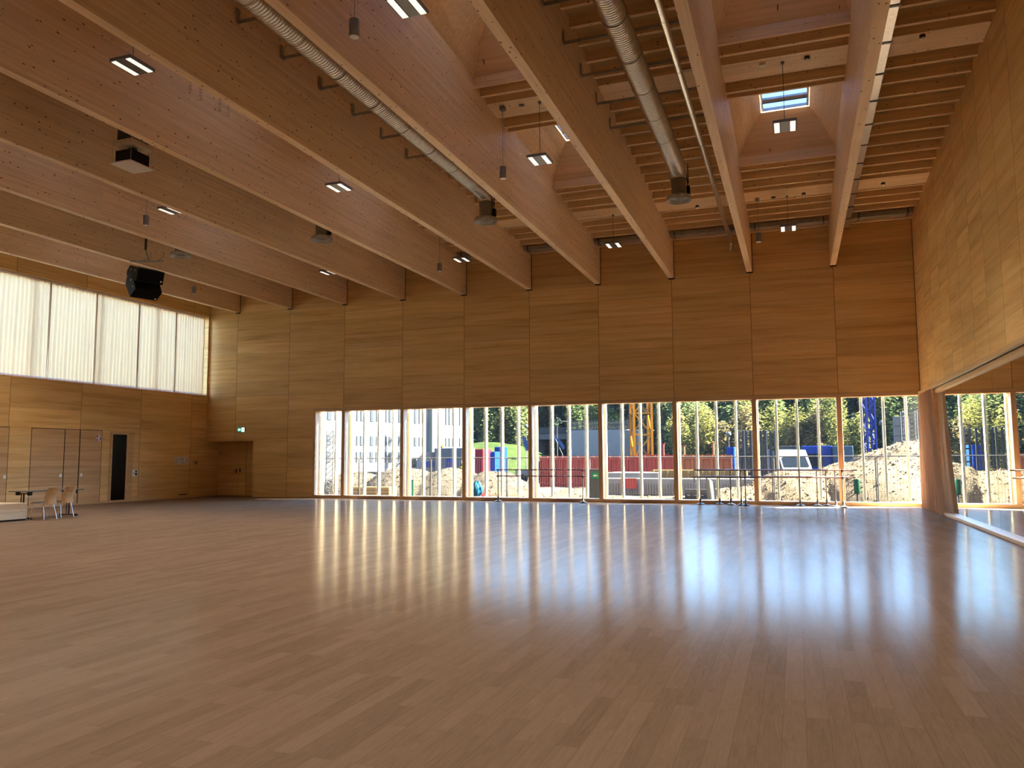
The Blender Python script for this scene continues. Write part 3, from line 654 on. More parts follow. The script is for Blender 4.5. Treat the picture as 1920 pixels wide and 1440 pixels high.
# cable tray high on the far wall, bay by bay
t = thing('cable_tray', 'grey tray running high along the far wall behind the beam ends', 'cable tray', (0, 26.2, 9.02-.04))
for i in range(3, 11):
    xa = bx(i)+BW/2+.02; xb = (bx(i+1)-BW/2-.02) if i < 10 else XR-.06
    if i == 10: xa += .5
    s = MB(); s.box(xa, xb, -.16, .16, -.09, -.084).box(xa, xb, -.16, -.155, -.09, .03).box(xa, xb, .155, .16, -.09, .03); s.build('tray_segment', M['galvdull'], t)
    for x in (xa+.15, xb-.15): MB().box(x-.015, x+.015, -.175, .175, -.11, -.092).box(x-.015, x+.015, -.178, -.165, -.11, .06).build('bracket', M['darkmetal'], t)
# metal hooks on the fifth beam: four short vertical rows
h0 = None
for k, y in enumerate((12.44, 12.75, 13.32, 13.6)):
    lb = ['leftmost', 'second', 'third', 'rightmost'][k]+' short row of silver eye bolts on the beam beside the upper left light'
    loc = (bx(5)+BW/2, y, 9.13)
    if h0 is None:
        h0 = thing('eye_bolt_row', lb, 'hooks', loc, 0, 'eye bolt rows on the beam')
        for q in range(4):
            z = .12-.075*q; e = MB(); e.tube([(.012+.028*(1-math.cos(a)), 0, z+.022*math.sin(a)) for a in [2*PI*j/10 for j in range(11)]], .008, 6, False).cyl((0, 0, z), (.014, 0, z), .018, 8); e.build('eye_bolt', M['chrome'], h0)
    else: dup(h0, loc, lb)
# projector lift / extract unit between beams
t = thing('ceiling_extract_unit', 'boxy grey ventilation unit with a flat bottom plate hanging between the upper left beams', 'ventilation unit', (bay(4)+.05, 12.35, 7.60))
MB().bbox(-.34, .34, -.40, .40, .62, 1.30, .01).build('upper_box', M['galvdark'], t)
g = MB()
for k in range(12): g.box(-.30, .30, -.415, -.40, .66+.05*k, .685+.05*k)
g.build('grille', M['black'], t)
MB().bbox(-.44, .44, -.50, .50, .50, .62, .01).build('middle_frame', M['podium'], t)
MB().bbox(-.36, .36, -.42, .42, .03, .36, .01).build('dark_box', M['black'], t)
MB().bbox(-.48, .48, -.55, .55, 0, .03, .005).build('bottom_plate', M['paper2'] if 'paper2' in M else M['white'], t)
for sx in (-1, 1):
    for sy in (-1, 1): MB().cyl((sx*.42, sy*.48, .02), (sx*.42, sy*.48, .55), .008, 6).build('rod', M['steel'], t)
MB().box(-.10, .10, -.10, .10, .34, .52).build('neck', M['darkmetal'], t)
for s in (-1, 1): MB().cyl((s*.25, 0, 1.3), (s*.25, 0, (zc(12.35)-7.60)/.80), .025, 8).build('hanger', M['darkmetal'], t)
t.scale = (.58, .58, .80)
# loudspeaker cluster on a pole
t = thing('loudspeaker_cluster', 'black twin loudspeaker cluster hanging from a pole near the sheer curtains', 'loudspeaker', (bay(2), 18.0, 6.80), math.radians(0))
MB().tube([(0, .0, .95), (0, 0, zc(18)-6.8)], .035, 10).build('pole', M['darkmetal'], t)
b = MB()
b.bar((-.46, -.1, .62), (.0, .12, .62), .05).bar((.0, .12, .62), (.46, .22, .62), .05).bar((0, 0, .95), (.1, .05, .62), .04).bar((-.1, .3, .80), (-.2, .02, .62), .03).bar((.3, .4, .80), (.25, .17, .62), .03).bar((-.1, .3, .80), (-.1, .3, .95), .03).bar((.3, .4, .8), (.3, .4, .95), .03)
b.build('rigging_bar', M['galvdull'], t)
w = MB()
for p, q in (((-.45, -.1, .60), (-.36, -.1, .1)), ((-.02, .1, .60), (-.05, .1, .35)), ((.44, .2, .60), (.40, .2, .34))): w.cyl(p, q, .005, 5)
w.build('wire', M['steel'], t)
def cab(name, rz, tilt, off):
    Mx = Matrix.Translation(off) @ Matrix.Rotation(rz, 4, 'Z') @ Matrix.Rotation(tilt, 4, 'X')
    poly = [(-.36, -.19), (-.22, -.30), (.22, -.30), (.36, -.19), (.30, .22), (-.30, .22)]
    s = MB(); s.prism([(y, z) for y, z in ((-.30, -.19), (-.30, .19), (.20, .22), (.34, .05), (.34, -.05), (.20, -.22))], -.40, .40, lambda a, b_, d_: Mx @ Vector((d_, a, b_))); o = s.build(name, M['black'], t)
    g = MB(); g.bbox(-.385, .385, -.315, -.298, -.178, .178, .006, Mx); g.build('grille', M['blackgrille'], o)
    l = MB(); l.box(.30, .35, -.321, -.314, -.13, -.08, Mx); l.build('badge', M['white'], o)
    e = MB()
    for yy in (-.15, .1): e.cyl(Mx @ Vector((-.402, yy, .1)), Mx @ Vector((-.415, yy, .1)), .022, 10)
    e.build('rigging_point', M['steel'], o)
cab('cabinet', math.radians(72), math.radians(14), (.04, .0, .17)); cab('cabinet', math.radians(72), math.radians(58), (-.02, .0, -.17))
# ================================================================== things on the floor
def make_chair(loc, rz, label):
    """beech shell chair; faces local +Y"""
    t = thing('shell_chair', label, 'chair', loc, rz, 'beech shell chairs at the folding table')
    st = MB()
    def seat(u, v): x = (u-.5)*.42; y = -.20+.42*v; return Vector((x*(1-.06*v), y, .445+.02*(2*u-1)**2-.03*max(0, v-.75)/.25*.8+.012*(1-v)))
    st.grid(12, 12, seat); st.grid(12, 12, lambda u, v: seat(u, v)-Vector((0, 0, .012)), flip=True); st.build('seat', M['ply'], t, fix=False)
    bk = MB()
    def back(u, v):
        hw = .19+.025*math.sin(PI*min(1, v*1.15)); x = (u-.5)*2*hw
        return Vector((x, -.215-.10*v-.045*(1-(2*u-1)**2)+.03*math.sin(PI*v), .40+.43*v))
    nb = 14
    for off, flip in ((0, False), (.012, True)):
        vs = [back(i/nb, j/nb)+Vector((0, -off, 0)) for i in range(nb+1) for j in range(nb+1)]; m_ = nb+1
        fs = [(i*m_+j, (i+1)*m_+j, (i+1)*m_+j+1, i*m_+j+1) for i in range(nb) for j in range(nb) if not (5 <= i <= 8 and j == 10)]
        bk.add(vs, [f[::-1] for f in fs] if flip else fs, True)
    bk.build('backrest', M['ply'], t, fix=False)
    for sx in (-1, 1):
        MB().tube([(sx*.17, .13, .425), (sx*.21, .20, .01)], .0105, 8).build('leg', M['chrome'], t)
        MB().tube([(sx*.17, -.15, .425), (sx*.21, -.24, .01)], .0105, 8).build('leg', M['chrome'], t)
        MB().tube([(sx*.17, .13, .425), (sx*.17, -.16, .425), (sx*.165, -.235, .46), (sx*.15, -.27, .62)], .0105, 8).build('side_rail', M['chrome'], t)
    MB().tube([(-.17, .13, .424), (.17, .13, .424)], .009, 8).build('cross_rail', M['chrome'], t); return t
ch = make_chair((-18.48, 15.42, 0), math.radians(97), 'beech shell chair nearer the podium, facing the folding table')
dup(ch, (-18.66, 16.10, 0), 'beech shell chair farther from the podium, right hand one of the pair', math.radians(94))
t = thing('folding_table', 'thin topped folding table with T shaped metal legs behind the two beech chairs', 'table', (-19.18, 16.12, 0))
MB().bbox(-.34, .34, -.88, .88, .715, .735, .005).build('table_top', M['tabletop'] if 'tabletop' in M else M['darkmetal'], t)
for s in (-1, 1):
    g = MB(); g.tube([(0, s*.70, .05), (0, s*.70, .66)], .022, 10).tube([(-.09, s*.70, .05), (-.09, s*.70, .66)], .014, 8); o = g.build('leg', M['darkmetal'], t)
    MB().bbox(-.31, .29, s*.70-.025, s*.70+.025, .02, .05, .006).build('foot_bar', M['darkmetal'], o)
    f = MB(); f.bbox(-.33, -.25, s*.70-.035, s*.70+.035, 0, .055, .01).bbox(.23, .31, s*.70-.035, s*.70+.035, 0, .055, .01); f.build('foot_cap', M['black'], o)
    MB().bbox(-.20, .20, s*.70-.02, s*.70+.02, .65, .68, .005).build('leg_head', M['darkmetal'], o)
    f = MB(); f.bbox(-.25, -.17, s*.70-.05, s*.70+.05, .62, .716, .01).bbox(.17, .25, s*.70-.05, s*.70+.05, .62, .716, .01); f.build('hinge_block', M['black'], t)
    MB().bar((0, s*.68, .5), (0, s*.35, .70), .016).build('brace', M['steel'], t)
t = thing('podium_box', 'low block of pale lamella wood over a dark shadow gap beside the beech chairs', 'podium', (-19.3, 14.0, 0))
MB().bbox(-.55, .55, -1.19, 1.19, .045, .445, .004).build('body', M['podium'], t); MB().box(-.53, .53, -1.17, 1.17, 0, .045).build('shadow_base', M['gap'], t)  # recessed base coloured black for the shade under the box
# ballet barres
def barre_post(b_base, x, y, h1=1.135, h2=.91):
    pass
def barre(name_lab, x0, x1, feet, y, dx2=-.06):
    t = thing('ballet_barre', name_lab, 'barre', ((x0+x1)/2, y, 0), 0, 'double rail ballet barres'); cx = (x0+x1)/2
    for z, s in ((1.125, 0), (.905, dx2)):
        MB().tube([(x0-cx+s, 0, z), (x1-cx+s, 0, z)], .021, 12).build('rail', M['barwood'], t)
    for fx in feet:
        x = fx-cx
        MB().tube([(x, .0, .10), (x, .0, 1.09)], .017, 10).build('post', M['castiron'], t)
        f = MB(); f.lathe([(0, 0), (.135, 0), (.14, .012), (.12, .03), (.06, .05), (.038, .07), (.034, .14), (.026, .20), (.02, .205)], (x, 0, 0), 24); f.build('base', M['castiron'], t)
        c = MB()
        for z, s in ((1.10, 0), (.88, 0)): c.box(x-.022, x+.022, -.024, .024, z-.02, z+.05)
        c.build('bracket', M['castiron'], t)
    return t
barre('double rail ballet barre left of the yellow crane, in front of the glazing', -10.10, -6.80, (-10.02, -6.92), 26.5, .02)
barre('nearest of the ballet barres bunched at the right hand windows, with both end feet', -3.14, 1.72, (-1.55, 1.30), 26.2, -.06)
barre('ballet barre behind the right hand group, its left foot farthest left', -3.10, 1.05, (-3.0, .07), 26.62, -.06)
barre('ballet barre at the back of the right hand group, nearest the glass', -2.75, 1.35, (-2.40, .85), 26.80, -.04)
barre('ballet barre in the middle of the right hand group', -2.5, 1.4, (-2.04, .58), 26.70, -.04)
barre('ballet barre second from the front of the right hand group', -2.2, 1.5, (-1.70, 1.10), 26.50, -.04)

# extra colours of the site
DSPEC = .04
M['pink']=plain('sign_pink',X(.75,.35,.42),.6); M['palebl']=plain('cabin_pale_blue',X(.25,.42,.60),.5); M['signgreen']=plain('sign_green',X(.0,1.1,.38),.6)
M['greenpl']=plain('green_plastic',X(.01,.34,.13),.5); M['timber2']=plain('scaffold_boards',X(.60,.54,.44),.8); M['bagblue']=plain('sack_blue',X(.05,.5,.95),.5); M['beacony']=plain('beacon_yellow',X(.85,.62,.08),.5)
M['galv']=plain('darkened_zinc',X(.62,.60,.56),.6,.0); M['galvdull']=plain('darkened_grey_metal',X(.42,.41,.39),.7); M['galvdark']=plain('darkened_grey_steel',X(.26,.26,.27),.7)  # darkened copies of the indoor metals; lower exposure put into the colour
M['white']=plain('darkened_white_paint',X(.80,.79,.75),.6); M['paper']=plain('darkened_white_block',X(.80,.79,.76),.8)  # whites darkened the same way, against the strong sun
WHITEWALL = (.027, .0267, .0263)  # plaster white darkened to stand the boosted sunlight
# ================================================================== the building site outside
def gx(u, Y): return at(u, 850, Y).x
def gz(u, v, Y): return at(u, v, Y).z
def earth(name, a, b, c, sc):
    m, nt, out = mat(name); p = pbsdf(nt, out, .95, 0, .02); g = N(nt, 'NewGeometry')
    n1 = noise_(nt, g.outputs['Position'], sc, 6, .65); n2 = noise_(nt, g.outputs['Position'], sc*6, 3, .6)
    f = math_(nt, 'ADD', math_(nt, 'MULTIPLY', n1, .6), math_(nt, 'MULTIPLY', n2, .4)); nt.links.new(ramp(nt, f, (.35, a), (.5, b), (.64, c)), p.inputs['Base Color'])
    bp = N(nt, 'Bump'); bp.inputs['Strength'].default_value = .8; bp.inputs['Distance'].default_value = .08; nt.links.new(n2, bp.inputs['Height']); nt.links.new(bp.outputs[0], p.inputs['Normal']); return m
M['gravel'] = earth('pale_gravel', X(.52, .41, .27), X(.80, .66, .47), X(1.0, .87, .66), 1.6)
M['rubble'] = earth('rubble', X(.62, .42, .22), X(1.02, .74, .42), X(1.3, 1.0, .62), 4.5)
M['soil'] = earth('brown_earth', X(.30, .23, .15), X(.52, .41, .28), X(.78, .66, .48), 3.5)
M['lawn'] = earth('lawn_green', X(.10, .19, .02), X(.16, .27, .035), X(.23, .34, .055), .8)
M['hillgreen'] = earth('wooded_slope', XF(.06, .10, .05), XF(.10, .16, .08), XF(.16, .22, .10), .5)
def nz(x, y, s): return noise.noise(Vector((x*s, y*s, 3.1)))
def gfn(u, v):
    x = -75+150*u; y = 27.42+(v**1.8)*120
    return Vector((x, y, GZ+.10*nz(x, y, .5)*min(1, (y-27.4)*.4)+.05*nz(x, y, 2)))
g = MB().grid(110, 80, gfn, True).build('ground_site', M['gravel'], None, fix=False); struct(g)
M['bounce_slab'] = plain( 'bounce_slab_concrete', X(.84, .81, .74), .9, var=.08, sc=1.5)  # added slab out of sight, meant to bounce sun up to the ceiling
struct(MB().box(-34, 14, 27.37, 33.0, GZ-.2, GZ+.06).build('ground_bounce_slab', M['bounce_slab']))
def heap(name, label, bumps, box, m, stones, seed, cat='rubble heap', sr=(.02, .055)):
    """bumps: (x, y, rx, ry, height) mounds; stones: number of loose stones lying on it"""
    rr = random.Random(seed); x0, x1, y0, y1 = box
    def H(x, y):
        h = 0
        for bx_, by_, rx, ry, hh in bumps:
            q = ((x-bx_)/rx)**2+((y-by_)/ry)**2
            if q < 1: h = max(h, hh*(1-q)**.85)
        if h > .02: h += .14*nz(x, y, .9)*min(1, h)+.06*nz(x, y, 2.6)*min(1, h*2)+.05*nz(x, y, 5)
        return GZ-.06+max(h, 0)
    b = MB(); b.grid(int((x1-x0)*8), int((y1-y0)*6), lambda u, v: Vector((x0+(x1-x0)*u, y0+(y1-y0)*v, H(x0+(x1-x0)*u, y0+(y1-y0)*v))), True)
    for _ in range(stones):
        x, y = rr.uniform(x0, x1), rr.uniform(y0, y1); h = H(x, y)
        if h < GZ+.03: continue
        b.rock((x, y, h), rr.uniform(*sr)*(1 if rr.random() < .9 else 1.7))
    o = b.build(name, m, None, ((x0+x1)/2, (y0+y1)/2, GZ), fix=False); tag(o, label, cat); return o
heap('rubble_heap', 'tall heap of pale rubble behind the far right windows', [(5.6, 37.5, 5.5, 5.0, 2.75), (9, 38, 6, 5, 2.7), (3.0, 35.5, 3.6, 3.6, 1.9)], (-1, 14, 32.2, 43), M['rubble'], 4200, 3)
heap('rubble_heap', 'lower heap of rubble left of the tall heap, behind the bunched barres', [(.1, 35.3, 3.0, 3.2, 1.50), (-2.2, 34.6, 2.3, 2.6, .8), (1.9, 35.5, 2.4, 3, 1.75)], (-5.2, 4.6, 31.9, 39), M['rubble'], 2800, 4)
heap('earth_heap', 'brown earth heap in front of the white van and grey container', [(-19.6, 38, 2.6, 2.8, 1.55), (-17.2, 38.5, 2.7, 2.8, 1.5), (-14.8, 38.5, 2.4, 2.8, 1.35), (-22.6, 38, 2.4, 2.5, 1.35)], (-25.5, -12, 35, 42), M['soil'], 2600, 5, 'earth heap')
heap('rubble_heap', 'low pale stone bank behind the left ballet barre', [(-11.9, 34.5, 2.2, 1.8, .75), (-9.6, 34.8, 2.0, 1.8, .62), (-7.4, 34.0, 2.0, 1.4, .38), (-5.2, 33.6, 2.2, 1.3, .42), (-3.0, 33.8, 2.0, 1.3, .35)], (-14.4, -1, 31.9, 37), M['rubble'], 2000, 6)
# ------------------------------------------------------------------ fence panels
FY = 31.0
def make_fence(loc, label):
    t = thing('fence_panel', label, 'fence', loc, 0, 'site fence panels')
    f = MB(); hw = 1.72
    for p, q in (((-hw, 0, .08), (-hw, 0, 2.0)), ((hw, 0, .08), (hw, 0, 2.0)), ((-hw, 0, 2.0), (hw, 0, 2.0)), ((-hw, 0, .16), (hw, 0, .16))): f.cyl(p, q, .021, 8)
    f.build('frame', M['galv'], t)
    w = MB(); n = 34
    for k in range(1, n): x = -hw+2*hw*k/n; w.box(x-.0025, x+.0025, -.0025, .0025, .16, 2.0)
    for z in (.45, .75, 1.05, 1.35, 1.65): w.box(-hw, hw, -.003, .003, z-.003, z+.003)
    w.build('wire_mesh', M['galvdull'], t)
    b = MB(); b.bbox(hw-.02, hw+.12, -.35, .35, 0, .13, .02); b.build('foot_block', M['concrete'], t); return t
M['concrete'] = plain('concrete', X(.95, .93, .88), .9, var=.15, sc=3)
M['concretew'] = plain('pale_concrete', X(1.35, 1.31, 1.22), .9, var=.12, sc=2)
fx0 = gx(1449, FY); f0 = None
ordn = ['at the right end, before the tall rubble heap', 'whose double post stands before the rubble heap', 'second left of the double post', 'before the red formwork under the yellow crane', 'before the white pickup', 'between the left barre and the grass bank', 'before the earth heap', 'left of the earth heap', 'at the far left window']
for k in range(9):
    x = fx0+1.74+3.5*(1-k); lb = 'mesh site fence panel '+ordn[k]
    if f0 is None: f0 = make_fence((x, FY, GZ), lb)
    else: dup(f0, (x, FY, GZ), lb)
# ------------------------------------------------------------------ tower cranes
def crane(name, label, x, y, z0, wd, H, bay_h, m, r):
    t = thing(name, label, 'crane', (x, y, z0), math.radians(22)); h = wd/2; ch = MB()
    for sx in (-1, 1):
        for sy in (-1, 1): ch.bar((sx*h, sy*h, 0), (sx*h, sy*h, H), r*2)
    ch.build('chords', m, t); br = MB(); hz = MB(); n = int(H/bay_h)
    cs = [(-h, -h), (h, -h), (h, h), (-h, h)]
    for k in range(n):
        z = k*bay_h
        for q in range(4):
            a, b = cs[q], cs[(q+1) % 4]
            hz.bar((*a, z+bay_h), (*b, z+bay_h), r*1.2); s = (k+q) % 2
            br.bar((*(a if s else b), z), (*(b if s else a), z+bay_h), r*1.1)
    br.build('diagonals', m, t); hz.build('crossbars', m, t); return t
M['craney'] = plain('crane_yellow', X(2.5, .82, .01), .5); M['craneb'] = plain('crane_blue', X(.01, .08, .85), .5)
cy = crane('tower_crane', 'yellow lattice tower crane mast seen through the middle windows', gx(1203, 78), 78, GZ, 1.75, 22, 2.1, M['craney'], .11)
b = MB(); b.box(-.8, .8, -.8, .8, 6.2, 6.35); b.build('platform', M['galvdull'], cy)
l = MB()
for s in (-1, 1): l.bar((s*.2, -.3, 0), (s*.2, -.3, 16), .05)
for k in range(50): l.bar((-.2, -.3, .3*k+.3), (.2, -.3, .3*k+.3), .04)
l.build('ladder', M['galvdull'], cy)
crane('tower_crane', 'blue lattice tower crane mast seen through the far right window', gx(1632, 70), 70, GZ+1.5, .68, 20, .8, M['craneb'], .07)
t = thing('ballast_stack', 'grey concrete ballast blocks at the foot of the yellow crane', 'ballast', (gx(1197, 72), 72, GZ))
MB().bbox(-1.05, 1.05, -1, 1, 0, .62, .03).build('block', M['concretew'], t); MB().bbox(-.95, .95, -.95, .95, .63, 1.2, .03).build('block', M['concretew'], t)
q = thing('crane_base_frame', 'rusty orange base frame spreading under the yellow crane', 'crane base', (gx(1215, 76), 76, GZ)); b = MB()
for a, c in (((-3.2, 0, .9), (3.4, 0, .9)), ((-3.2, 0, .9), (-1.0, 0, 1.9)), ((3.4, 0, .9), (1.2, 0, 1.9)), ((-1, 0, 1.9), (1.2, 0, 1.9)), ((-3.2, 0, 0), (-3.2, 0, .9)), ((3.4, 0, 0), (3.4, 0, .9)), ((-1, 0, .9), (.2, 0, 1.9)), ((1.2, 0, .9), (.2, 0, 1.9))): b.bar(a, c, .22)
b.build('frame', M['craney'], q)
# ------------------------------------------------------------------ formwork and concrete
M['red'] = plain('red_formwork', X(2.2, .26, .17), .6, var=.2); M['rust'] = plain('orange_formwork', X(2.2, .62, .24), .6, var=.2)
M['timber'] = plain('yellow_timber', X(1.3, .85, .30), .7, var=.2); M['rebar'] = plain('rusty_steel', X(.20, .11, .07), .8)
FO = 52
def panel(u0, u1, v0, v1, Y, m, label, grp='red formwork panels'):
    x0, x1 = gx(u0, Y), gx(u1, Y); z1 = gz((u0+u1)/2, v0, Y); z0 = max(GZ, gz((u0+u1)/2, v1, Y)) if v1 else GZ
    t = thing('formwork_section', label, 'formwork', ((x0+x1)/2, Y, GZ), 0, grp); h = (x1-x0)/2-.04
    MB().box(-h, h, .06, .1, z0-GZ, z1-GZ).build('sheet', m, t); r = MB()
    n = max(2, int(h/.35))
    for k in range(n+1): x = -h+2*h*k/n; r.box(x-.04, x+.04, -.06, .06, 0, z1-GZ)
    for q in (.12, .5, .9): r.box(-h, h, -.08, .05, (z1-GZ)*q-.05, (z1-GZ)*q+.05)
    r.build('ribs', m, t)
    return t
us = [1012, 1040, 1068, 1097, 1128, 1160, 1192, 1226, 1262, 1298, 1334, 1372]
nm = ['leftmost, beside the white pickup', 'second from the left', 'third from the left', 'before the grey concrete block', 'left of the exit sign cabinet', 'right of the exit sign cabinet', 'left of the yellow crane foot', 'under the yellow crane', 'right of the yellow crane', 'left of the excavator bucket', 'rightmost, above the excavator bucket']
for k in range(11):
    panel(us[k], us[k+1], 855 if k < 6 else 853, 0, FO, M['red'] if k < 8 else M['rust'], ('red' if k < 8 else 'orange')+' steel formwork panel, '+nm[k])
def block(name, label, cat, u0, u1, v0, Y, dep, m, z0=None):
    x0, x1 = gx(u0, Y), gx(u1, Y); z1 = gz((u0+u1)/2, v0, Y); z0 = GZ if z0 is None else z0
    t = thing(name, label, cat, ((x0+x1)/2, Y+dep/2, z0)); MB().bbox(-(x1-x0)/2, (x1-x0)/2, -dep/2, dep/2, 0, z1-z0, min(.03, abs(z1-z0)*.1)).build('body', m, t); return t
t = block('retaining_wall', 'low pale concrete retaining wall behind the gravel, under the crane', 'wall', 1120, 1420, 897, 42, .5, M['concretew'])
b = MB()
for k in range(60): x = -4.3+8.6*k/59; b.cyl((x, -.32, .02), (x, -.32, .62), .012, 4)
b.build('rebar_mat', M['rebar'], t)
t = block('waler_beam', 'long yellow timber formwork beam left of the excavator bucket', 'timber beam', 1222, 1400, 881, 45, .4, M['timber'], GZ); b = MB()
for k in range(14): x = -2.5+5*k/13; b.box(x-.05, x+.05, -.30, -.2, 0, gz(1310, 883, 45)-GZ)
b.build('uprights', M['timber'], t)
block('concrete_slab', 'flat pale slab edge with a red tarp, below the red formwork', 'slab', 1138, 1235, 886, 44, 2.0, M['concretew'])
t = thing('red_tarp', 'small red tarp draped over the front of the concrete wall', 'tarp', (gx(1180, 41.9), 41.6, GZ)); MB().grid(8, 6, lambda u, v: Vector((-.42+.84*u, .02*math.sin(9*u), .35+.55*v))).build('sheet', M['red'], t)
# grey concrete building with railing, bridge, white building
t = block('concrete_building', 'grey concrete block of a half finished building left of the yellow crane', 'building', 1070, 1178, 806, 92, 8, M['concretew']); b = MB(); x0, x1 = -(gx(1178, 92)-gx(1070, 92))/2, (gx(1178, 92)-gx(1070, 92))/2; zt = gz(1124, 806, 92)-GZ
n = 36
for k in range(n+1): x = x0+(x1-x0)*k/n; b.box(x-.025, x+.025, -3.95, -3.9, zt, zt+1.15)
for q in (.05, .6, 1.1): b.box(x0, x1, -3.97, -3.88, zt+q, zt+q+.06)
b.build('railing', M['galvdull'], t)
t = block('white_wall_slab', 'white precast wall element beside the yellow crane mast', 'wall', 1171, 1200, 806, 86, .4, M['white'])
t = block('road_bridge', 'grey concrete road bridge with a dark underpass, left of the concrete block', 'bridge', 1000, 1080, 813, 100, 7, M['concrete'], gz(1040, 824, 100)); x = (gx(1080, 100)-gx(1000, 100))/2; zb = gz(1040, 824, 100)-GZ
MB().box(-x-2, -x+.6, -3.5, 3.5, -zb, 0).build('abutment', M['concrete'], t); MB().box(x-.6, x+2, -3.5, 3.5, -zb, 0).build('abutment', M['concrete'], t); MB().box(-x, x, -3.6, -3.45, .8, 1.6).build('parapet', M['galvdull'], t)
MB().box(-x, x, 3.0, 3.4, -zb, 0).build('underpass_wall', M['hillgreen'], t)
# white building: facade runs 20 degrees right of the view axis of the hall
def white_building():
    t = thing('white_building', 'large white plastered building with tall narrow windows behind the left windows', 'building', (-40, 62, GZ), 0)
    ang = math.radians(19.7); dx, dy = math.sin(ang), math.cos(ang)       # along the facade, away from us
    o = Vector((0, 0, 0)); wall = M['plaster']
    def F(s, d, z): return Vector((dx*s+dy*d, dy*s-dx*d, z))             # s along, d outwards
    def bx_(b, s0, s1, d0, d1, z0, z1): b.add([F(s, d, z) for z in (z0, z1) for d in (d0, d1) for s in (s0, s1)], [(0, 2, 3, 1), (4, 5, 7, 6), (0, 1, 5, 4), (2, 6, 7, 3), (0, 4, 6, 2), (1, 3, 7, 5)])
    w = MB(); bx_(w, -30, fac(884, 830)[0], -12, 0, 0, 17); w.build('walls', wall, t)
    return t, F, bx_
M['plaster'] = plain('white_plaster', WHITEWALL, .8, var=.02); M['winpane'] = plain('facade_window', X(.26, .30, .34), .2, 0, .5); M['greenpanel'] = plain('green_grey_cladding', X(1.5, 1.6, 1.28), .7)
Fo = Vector((-40, 62, GZ)); ang = math.radians(19.7); nrm = Vector((math.cos(ang), -math.sin(ang), 0)); alg = Vector((math.sin(ang), math.cos(ang), 0))
def fac(u, v):          # where the line of sight through (u, v) meets the facade: distance along it and height
    d = (at(u, v, 100)-Vector((0, 0, CH))); o = Vector((0, 0, CH)); k = (Fo-o).dot(nrm)/d.dot(nrm); p = o+d*k
    return (p-Fo).dot(alg), p.z-GZ
t, F, bx_ = white_building()
cols = [(613, 620), (627, 630), (668, 670.5), (675.5, 681), (694, 699.5), (705, 707), (722.5, 724.5), (729, 734), (747, 750.5), (776.5, 780.5), (785, 787), (791, 793), (835, 837), (841, 844), (848, 850), (861, 863), (868, 872)]
zs = [(fac(760, 836)[1], fac(760, 819.5)[1]), (fac(760, 793)[1], fac(760, 757)[1]), (fac(760, 866)[1], fac(760, 847.5)[1])]
zs.append((zs[1][1]+1.8, zs[1][1]+4.8))
for u0, u1 in cols:
    for z0, z1 in zs:
        s0, s1 = fac(u0, 830)[0], fac(u1, 830)[0]; b = MB(); bx_(b, s0, s1, -.05, .06, z0, z1); b.build('window', M['winpane'], t)
b = MB(); bx_(b, fac(804, 830)[0], fac(824, 830)[0], .0, .5, .2, 17.2); b.build('green_bay', M['greenpanel'], t)
# grass bank and wooded slope
o = MB().grid(40, 14, lambda u, v: Vector((-44+20*u, 76+16*v, GZ+3.9*math.sin(PI*min(.5, v*.55))*max(0, 1-abs(u-.42)**2*3.4)+.12*nz(u*30, v*9, .6)))).build('grass_bank', M['lawn'], None, (-34, 76, GZ), fix=False); tag(o, 'bright green grass bank below the trees behind the left barre', 'grass bank')
o = MB().grid(40, 10, lambda u, v: Vector((-70+160*u, 104+30*v, GZ+14*v+1.0*nz(u*60, v*9, .15)))).build('ground_slope', M['hillgreen'], None, fix=False); struct(o)
# ------------------------------------------------------------------ trees
def leafmat(name, a, b, c):
    m, nt, out = mat(name); g = N(nt, 'NewGeometry'); oi = N(nt, 'ObjectInfo')
    n = noise_(nt, g.outputs['Position'], .9, 4, .7); r = math_(nt, 'ADD', n, math_(nt, 'MULTIPLY', math_(nt, 'SUBTRACT', oi.outputs['Random'], .5), .18))
    col = ramp(nt, r, (.34, a), (.5, b), (.64, c)); d = N(nt, 'BsdfDiffuse'); t = N(nt, 'BsdfTranslucent'); nt.links.new(col, d.inputs[0]); nt.links.new(col, t.inputs[0])
    mx = N(nt, 'MixShader'); mx.inputs[0].default_value = .35; nt.links.new(d.outputs[0], mx.inputs[1]); nt.links.new(t.outputs[0], mx.inputs[2]); nt.links.new(mx.outputs[0], out.inputs[0]); return m
M['leafd'] = leafmat('leaves_dark_green', XF(.12, .18, .10), XF(.22, .32, .17), XF(.38, .50, .25))
M['leafg'] = leafmat('leaves_fresh_green', XF(.20, .29, .10), XF(.40, .52, .17), XF(.66, .74, .26))
M['leafy'] = leafmat('leaves_golden', XF(.34, .36, .11), XF(.72, .68, .18), XF(.98, .86, .24))
M['leafo'] = leafmat('leaves_autumn_orange', XF(.42, .32, .12), XF(.82, .60, .24), XF(.99, .76, .32))
M['bark'] = plain('bark', X(.10, .075, .05), .9, var=.3)
